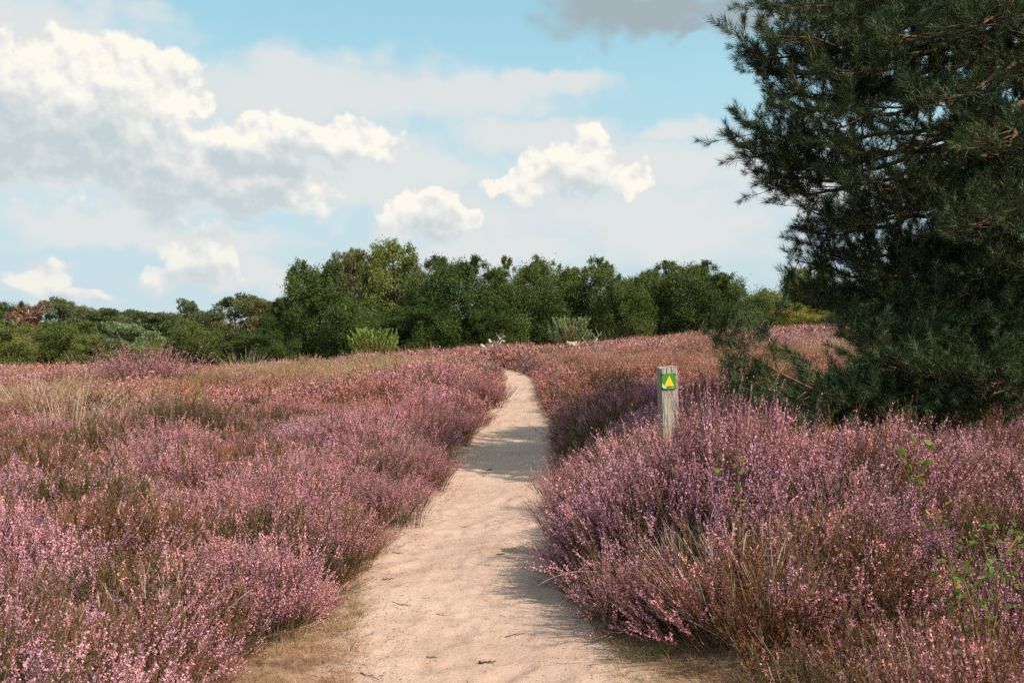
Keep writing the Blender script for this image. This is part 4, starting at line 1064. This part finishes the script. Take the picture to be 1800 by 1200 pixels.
# ------------------------------------------------------------------ single heather bushes that stand out
def bush_parts(seed, bloom, n_cl, rad, height):
    rng = np.random.default_rng(seed); mb = MB()
    for i in range(n_cl):
        a = i * 2.4; r = rad * math.sqrt((i + .3) / n_cl) * .8
        clump(seed * 10 + i, 58, .22, height * (1 - .22 * (r / rad) ** 2) * rng.uniform(.9, 1.1), bloom, 6, 16, 8, .0095, lean=.6 + .5 * r / rad, mb=mb, origin=(r * math.cos(a), r * math.sin(a), 0))
    parts = []
    for nm, want in (('stems', (0,)), ('leaves', (1,)), ('flowers', (2,))):
        m = MB()
        for (v, t, q, mt, tn) in mb.rec:
            if mt in want: m.add(v, t, q, 0, tn)
        parts.append((nm, m.mesh('bush ' + nm, [[M_STEM, M_HLEAF1, M_HFLOWER1][want[0]]])))
    return parts
_add = MB.add
def _rec_add(self, v, tris=None, quads=None, mat=0, tone=0.5):
    if not hasattr(self, 'rec'): self.rec = []
    self.rec.append((v, tris, quads, mat, tone)); _add(self, v, tris, quads, mat, tone)
MB.add = _rec_add
BUSH = [bush_parts(51, .97, 8, .42, .56), bush_parts(52, .9, 8, .42, .56), bush_parts(53, .96, 6, .30, .62), bush_parts(54, .06, 8, .42, .56)]
MB.add = _add
BG = 'heather bushes bordering the path'
for (x, y, v, s, sz, rz, lab, grp) in [
    (1.36, 6.3, 2, 1.0, 1.62, .4, 'tall pink heather spikes rising just right of the waymarker post', BG),
    (1.02, 6.2, 0, .95, 1.4, 2.0, 'dense mauve heather bush right in front of the waymarker post', BG),
    (.72, 7.25, 1, 1.0, 1.12, 1.1, 'round pink heather bush hanging over the right path edge left of the post', BG),
    (.66, 9.1, 0, 1.0, 1.0, 3.0, 'heather bush on the right path edge just before the shaded strip', BG),
    (.80, 5.45, 1, .85, .9, 4.1, 'pale pink heather bush leaning over the arched grass stalks', BG),
    (-1.52, 5.35, 0, 1.0, .95, .2, 'lilac heather bush at the left verge beside the dry turf', BG),
    (-1.42, 6.75, 1, 1.05, 1.0, 5.1, 'broad pink heather bush where the left verge narrows', BG),
    (-1.22, 8.6, 0, 1.0, 1.0, 2.2, 'heather bush with a dark shaded foot on the left sand edge', BG),
    (-1.05, 10.6, 1, .95, 1.0, 3.7, 'heather bush beside the green grass tuft on the left path edge', BG),
    (-1.0, 14.2, 0, 1.1, 1.15, 1.3, 'heather bush opposite the shaded strip, on the left of the path', BG),
    (-.62, 19.0, 1, 1.2, 1.2, 4.6, 'last mauve heather bush before the path bends out of sight', BG),
    (1.66, 3.35, 1, 1.0, 1.05, 2.6, 'mauve heather bush at the foot of the birch sapling in the lower right corner', None),
    (-4.5, 13.0, 3, 1.5, 1.35, .8, 'large olive brown heather bush without flowers on the left heath', 'flowerless heather bushes'),
    (-3.2, 13.6, 3, 1.1, 1.1, 2.8, 'smaller olive heather bush right of the large flowerless one', 'flowerless heather bushes'),
    (-1.45, 10.0, 3, .9, 1.0, 4.4, 'olive flowerless heather bush near the green tuft on the left path edge', 'flowerless heather bushes'),
    (-8.6, 22.5, 2, 3.0, 2.1, 0.5, 'tall purple heather mound standing out in front of the left wood', None)]:
    t = tag(empty('heather_bush', (x, y, float(hz(x, y)) - .03), rz, (s, s, sz)), lab, 'heather', grp)
    for nm, me in BUSH[v]: obj(nm, me, t)['kind'] = 'stuff'

# ------------------------------------------------------------------ grass tussocks
TUS = [tuft(501, 120, .70, 1.2, .50, .0042, seedheads=.6, k=5).mesh('tussock', [M_GRASS1]), tuft(502, 100, .60, 1.1, .70, .0042, seedheads=.5, k=5).mesh('tussock', [M_GRASS1])]
TG = 'bleached grass tussocks on the heath'
for (px, d, v, s, lab) in [
    (120, 12.5, 0, .95, 'large bleached grass tussock with long leaning stems at the left edge'), (60, 15.5, 1, 1.05, 'tall thin grass tussock behind the large one at the left edge'), (205, 13.5, 1, .85, 'loose pale grass tussock leaning right of the large left one'),
    (315, 14.5, 1, .75, 'sparse upright grass stems left of the green pine seedling'),
    (432, 25, 0, .95, 'upright straw tussock in front of the dark flat topped pine'), (505, 23, 1, .8, 'spreading straw coloured tussock in the sandy grass patch'), (655, 21, 1, .8, 'yellow straw tussock below the bright young pine'), (625, 19.5, 1, .75, 'pale straw tussock leaning toward the rust heather'),
    (1190, 33, 0, .75, 'thin upright grass stems above the waymarker post'), (1112, 32, 1, .6, 'faint grass tussock left above the waymarker post'), (1480, 22, 0, .8, 'straw tussock glowing between the low pine branches'), (1445, 24, 1, .9, 'pale grass tussock on the rust heather slope')]:
    x = (px - 900) / FPX * d
    o = tag(obj('grass_tussock', TUS[v], None, (x, d, float(hz(x, d)) - .02)), lab, 'grass tussock', TG); o.scale = (s, s, s); o.rotation_euler = (0, 0, px * .37)

# arching dry stalks at the path edge
for (a, b, c, d, lab) in [((942, 1030), (985, 1000), (1040, 995), (1075, 1012), 'long dry grass stalk arching out over the sand, upper one'), ((978, 1068), (985, 1055), (1020, 1032), (1090, 1015), 'dry grass stalk arching down to the sand, lower one'),
                          ((1192, 1082), (1215, 1076), (1250, 1082), (1290, 1088), 'pale dry stalk lying across the dark heather foot')]:
    m = MB(); pts = bez(*[np.array(at(*p, 5.75 if p[1] > 1060 else 5.9)) for p in (a, b, c, d)], 12); tube(m, pts, np.linspace(.0022, .0034, 12), 5, 0, .55)
    o0 = pts[0]
    tag(obj('grass_stalk', m.mesh('stalk', [M_GRASS1], True)), lab, 'grass stalk', 'dry stalks beside the path')

# ------------------------------------------------------------------ leafy saplings
GREENS = [leafset('birch leaf', (.08, .145, .018), (.125, .195, .028), (.18, .25, .045), .45), leafset('birch leaf deep', (.032, .065, .012), (.05, .09, .016), (.075, .12, .022), .35), leafset('leaf turned yellow', (.42, .34, .04), (.48, .36, .05), (.52, .38, .06), .4)]
def leaf_mesh(mat, l=.052, w=.036):
    m = MB(); pts = [(-.5, .15), (-.42, .45), (0, 1.0), (.42, .45), (.5, .15), (0, -.02)]
    V = [(p[0] * w, p[1] * l, .12 * abs(p[0]) * w - .006 * (p[1] ** 2)) for p in pts] + [(0, .45 * l, 0)]
    m.add(V, [(i, (i + 1) % 6, 6) for i in range(6)]); return m.mesh('leaf', [mat])
LM = [leaf_mesh(g) for g in GREENS]
def sapling(name, label, category, base, stems, leaves_n, seed, yellow=.05, ls=1.0, f0=.35):
    rng = np.random.default_rng(seed); b = Vector(base)
    t = tag(empty(name, b), label, category)
    for tip in stems:
        tip = np.array(tip) - np.array(b); m = MB()
        pts = bez(np.zeros(3), tip * np.array([.1, .1, .5]), tip * np.array([.5, .5, .9]), tip, 8)
        pts[1:] += rng.normal(0, .012, (7, 3)); tube(m, pts, np.linspace(.006, .002, 8), 5, 0, .5)
        obj('stem', m.mesh('sapling stem', [BARK_PINE], True), t)
        for _ in range(leaves_n):
            f = rng.uniform(f0, 1.0) * 7; j = min(int(f), 6); p = pts[j] + (pts[j + 1] - pts[j]) * (f - j) + rng.normal(0, .035, 3)
            k = 2 if rng.random() < yellow else int(rng.random() < .35)
            o = obj('leaf', LM[k], t, p); o.rotation_euler = (rng.normal(.2, .6), rng.normal(0, .6), rng.random() * 6.28); o.scale = (rng.uniform(.7, 1.25) * ls,) * 3
D = 3.8
B = lambda px, py, d: tuple(at(px, py, d))
def ground_pt(px, d): x = (px - 900) / FPX * d; return (x, d, float(hz(x, d)))
sapling('birch_sapling', 'fresh green birch sapling sprawling over the heather in the lower right corner', 'sapling', ground_pt(1710, D),
        [B(1640, 905, D), B(1660, 990, D - .1), B(1700, 935, D + .1), B(1735, 912, D), B(1790, 935, D + .05), B(1765, 985, D - .15), B(1815, 960, D), B(1690, 1000, D - .2)], 34, 91, .04, .52, .50)
sapling('oak_seedling', 'dark leafy oak seedling sunk in the heather above the birch sapling', 'seedling', ground_pt(1610, 5.8),
        [B(1590, 790, 5.8), B(1612, 775, 5.8), B(1632, 792, 5.8), B(1605, 806, 5.7), B(1580, 800, 5.7)], 14, 92, .08, .9)
sapling('birch_seedling', 'thin seedling with yellowing leaves at the left picture edge', 'seedling', ground_pt(16, 6.2), [B(18, 835, 6.2), B(8, 880, 6.15)], 7, 93, .45, 1.1)
sapling('birch_seedling', 'sparse seedling with a few round leaves in the middle of the right heather', 'seedling', ground_pt(1300, 5.6), [B(1300, 800, 5.6), B(1265, 838, 5.4), B(1290, 872, 5.2)], 8, 94, .12, .75)
# pine seedling on the left heath
def seedling():
    rng = np.random.default_rng(95); p = ground_pt(345, 15.5)
    t = tag(empty('pine_seedling', p), 'small bright green pine seedling standing in the rust heather', 'seedling')
    m = MB(); nb = MB(); tube(m, [(0, 0, 0), (0, 0, .5), (0.02, 0, .78)], [.012, .009, .004], 5)
    for (x, z0, z1) in ((0.02, .45, .85), (-.12, .3, .52), (.1, .35, .6), (-.2, .28, .45)):
        a = np.array([0, 0, z0 * .8]); e = np.array([x, rng.normal(0, .05), z1]); tube(m, [a, (a + e) / 2, e], [.006, .005, .003], 4)
        n = 130; k = rng.uniform(.2, 1, (n, 1)); flecks(nb, a + (e - a) * k, np.repeat([[x, 0, .7]], n, 0), .075, .006, rng, 0, rng.random(n), .5)
    obj('stem', m.mesh('seedling stem', [BARK_PINE], True), t); obj('needles', nb.mesh('seedling needles', [LEAF['bright']]), t)['kind'] = 'stuff'
seedling()
# green tufts on the sand edge
GT = tuft(510, 90, .12, .28, .7, .0022, k=4).mesh('green tuft', [LEAF['bright']])
for (px, d, s, lab) in [(795, 12.0, 1.1, 'fresh green grass tuft on the left sand edge beside the path'), (1165, 5.0, .45, 'broad green blades at the foot of the right heather'), (1040, 5.75, .6, 'short green tuft under the arching stalks')]:
    x = (px - 900) / FPX * d; o = tag(obj('grass_tuft', GT, None, (x, d, max(float(hz(x, d)), path_z(x, d)) - .01)), lab, 'grass tuft', 'green tufts beside the path'); o.scale = (s,) * 3

# ------------------------------------------------------------------ twigs and litter on the sand
TW = bark_mat('twig bark', (.035, .02, .014), (.13, .07, .05), 60)
def sand_pt(px, py):
    d = 4.6
    for _ in range(30):
        x = (px - 900) / FPX * d; d = (EYE - path_z(x, d)) * FPX / (py - HORIZON)
    return np.array([(px - 900) / FPX * d, d, path_z((px - 900) / FPX * d, d)])
rt = np.random.default_rng(13)
for (px, py, ln_, rad, an, lab) in [
    (857, 1164, .085, .0060, .1, 'short thick brown twig on the sand at the bottom of the path'), (776, 1081, .075, .0030, -.5, 'thin dark twig with a fork left of the path middle'), (760, 1152, .06, .0025, -.2, 'small twig left of the thick brown one'),
    (706, 1062, .16, .0028, -.6, 'long thin twig on the littered left side of the path'), (685, 1017, .09, .0035, .2, 'brown twig lying beside the pink litter at the left sand edge'), (880, 974, .07, .0050, .5, 'dark twig casting a streak of shadow in the path middle'),
    (700, 972, .10, .0035, -.4, 'dark twig on the left half of the path below the heather'), (815, 925, .10, .0030, -.1, 'slim twig lying crosswise farther up the path'), (880, 832, .22, .0045, .3, 'twig lying just before the shaded strip of the path'), (650, 1188, .14, .0026, -.7, 'thin twig at the bottom edge of the path, leftmost one'),
    (858, 826, .15, .0070, -.2, 'dark root piece in the sand by the shaded strip'), (905, 1115, .12, .0025, .5, 'curved reddish twig on the right half of the path')]:
    p = sand_pt(px, py); m = MB(); n = 7
    tt = np.linspace(-.5, .5, n); pts = np.stack([tt * ln_ * math.cos(an), tt * ln_ * math.sin(an), np.full(n, rad * .9)], 1)
    pts[:, 1] += rt.normal(0, ln_ * .05, n) + .25 * ln_ * tt ** 2; pts[:, 2] += np.abs(rt.normal(0, rad * .8, n))
    tube(m, pts, np.linspace(rad, rad * .5, n) * rt.uniform(.8, 1.2, n), 6)
    if ln_ < .2: tube(m, [pts[3], pts[3] + np.array([ln_ * .2, ln_ * .22, rad])], [rad * .7, rad * .3], 4)
    tag(obj('twig', m.mesh('twig', [TW], True), None, p), lab, 'twig', 'twigs on the path')
def litter():
    mb = MB(); n = 9500; xs, ys = [], []
    while len(xs) < n:
        y = 3.0 + 16 * rt.random() ** 1.9; l, r = path_l(y), path_r(y)
        u = rt.random()
        if u < .45: x = l + abs(rt.normal(0, .22)) - .12
        elif u < .62: x = r - abs(rt.normal(0, .12)) + .08
        else: x = rt.uniform(l, r)
        if u > .45 and wob(x, y, 3.0) + rt.normal(0, .4) < .0: continue
        xs.append(x); ys.append(y)
    z = np.array([path_z(a, b) for a, b in zip(xs, ys)]) + .003
    c = np.stack([xs, ys, z], 1); d = rt.normal(0, 1, (n, 3)); d[:, 2] = np.abs(d[:, 2]) * .22
    flecks(mb, c, d, .016, .0045, rt, 0, rt.random(n), .1)
    k = 1500; sel = rt.choice(n, k); flecks(mb, c[sel] + rt.normal(0, .02, (k, 3)) * np.array([1, 1, 0]) + np.array([0, 0, .002]), d[sel], .045, .0032, rt, 0, rt.random(k), .1)
    tag(obj('litter', mb.mesh('litter', [foliage_mat('heather litter', [(0, (.07, .035, .025)), (.5, (.20, .10, .07)), (1, (.40, .22, .17))], 0, 1.0)])), kind='stuff')
litter()
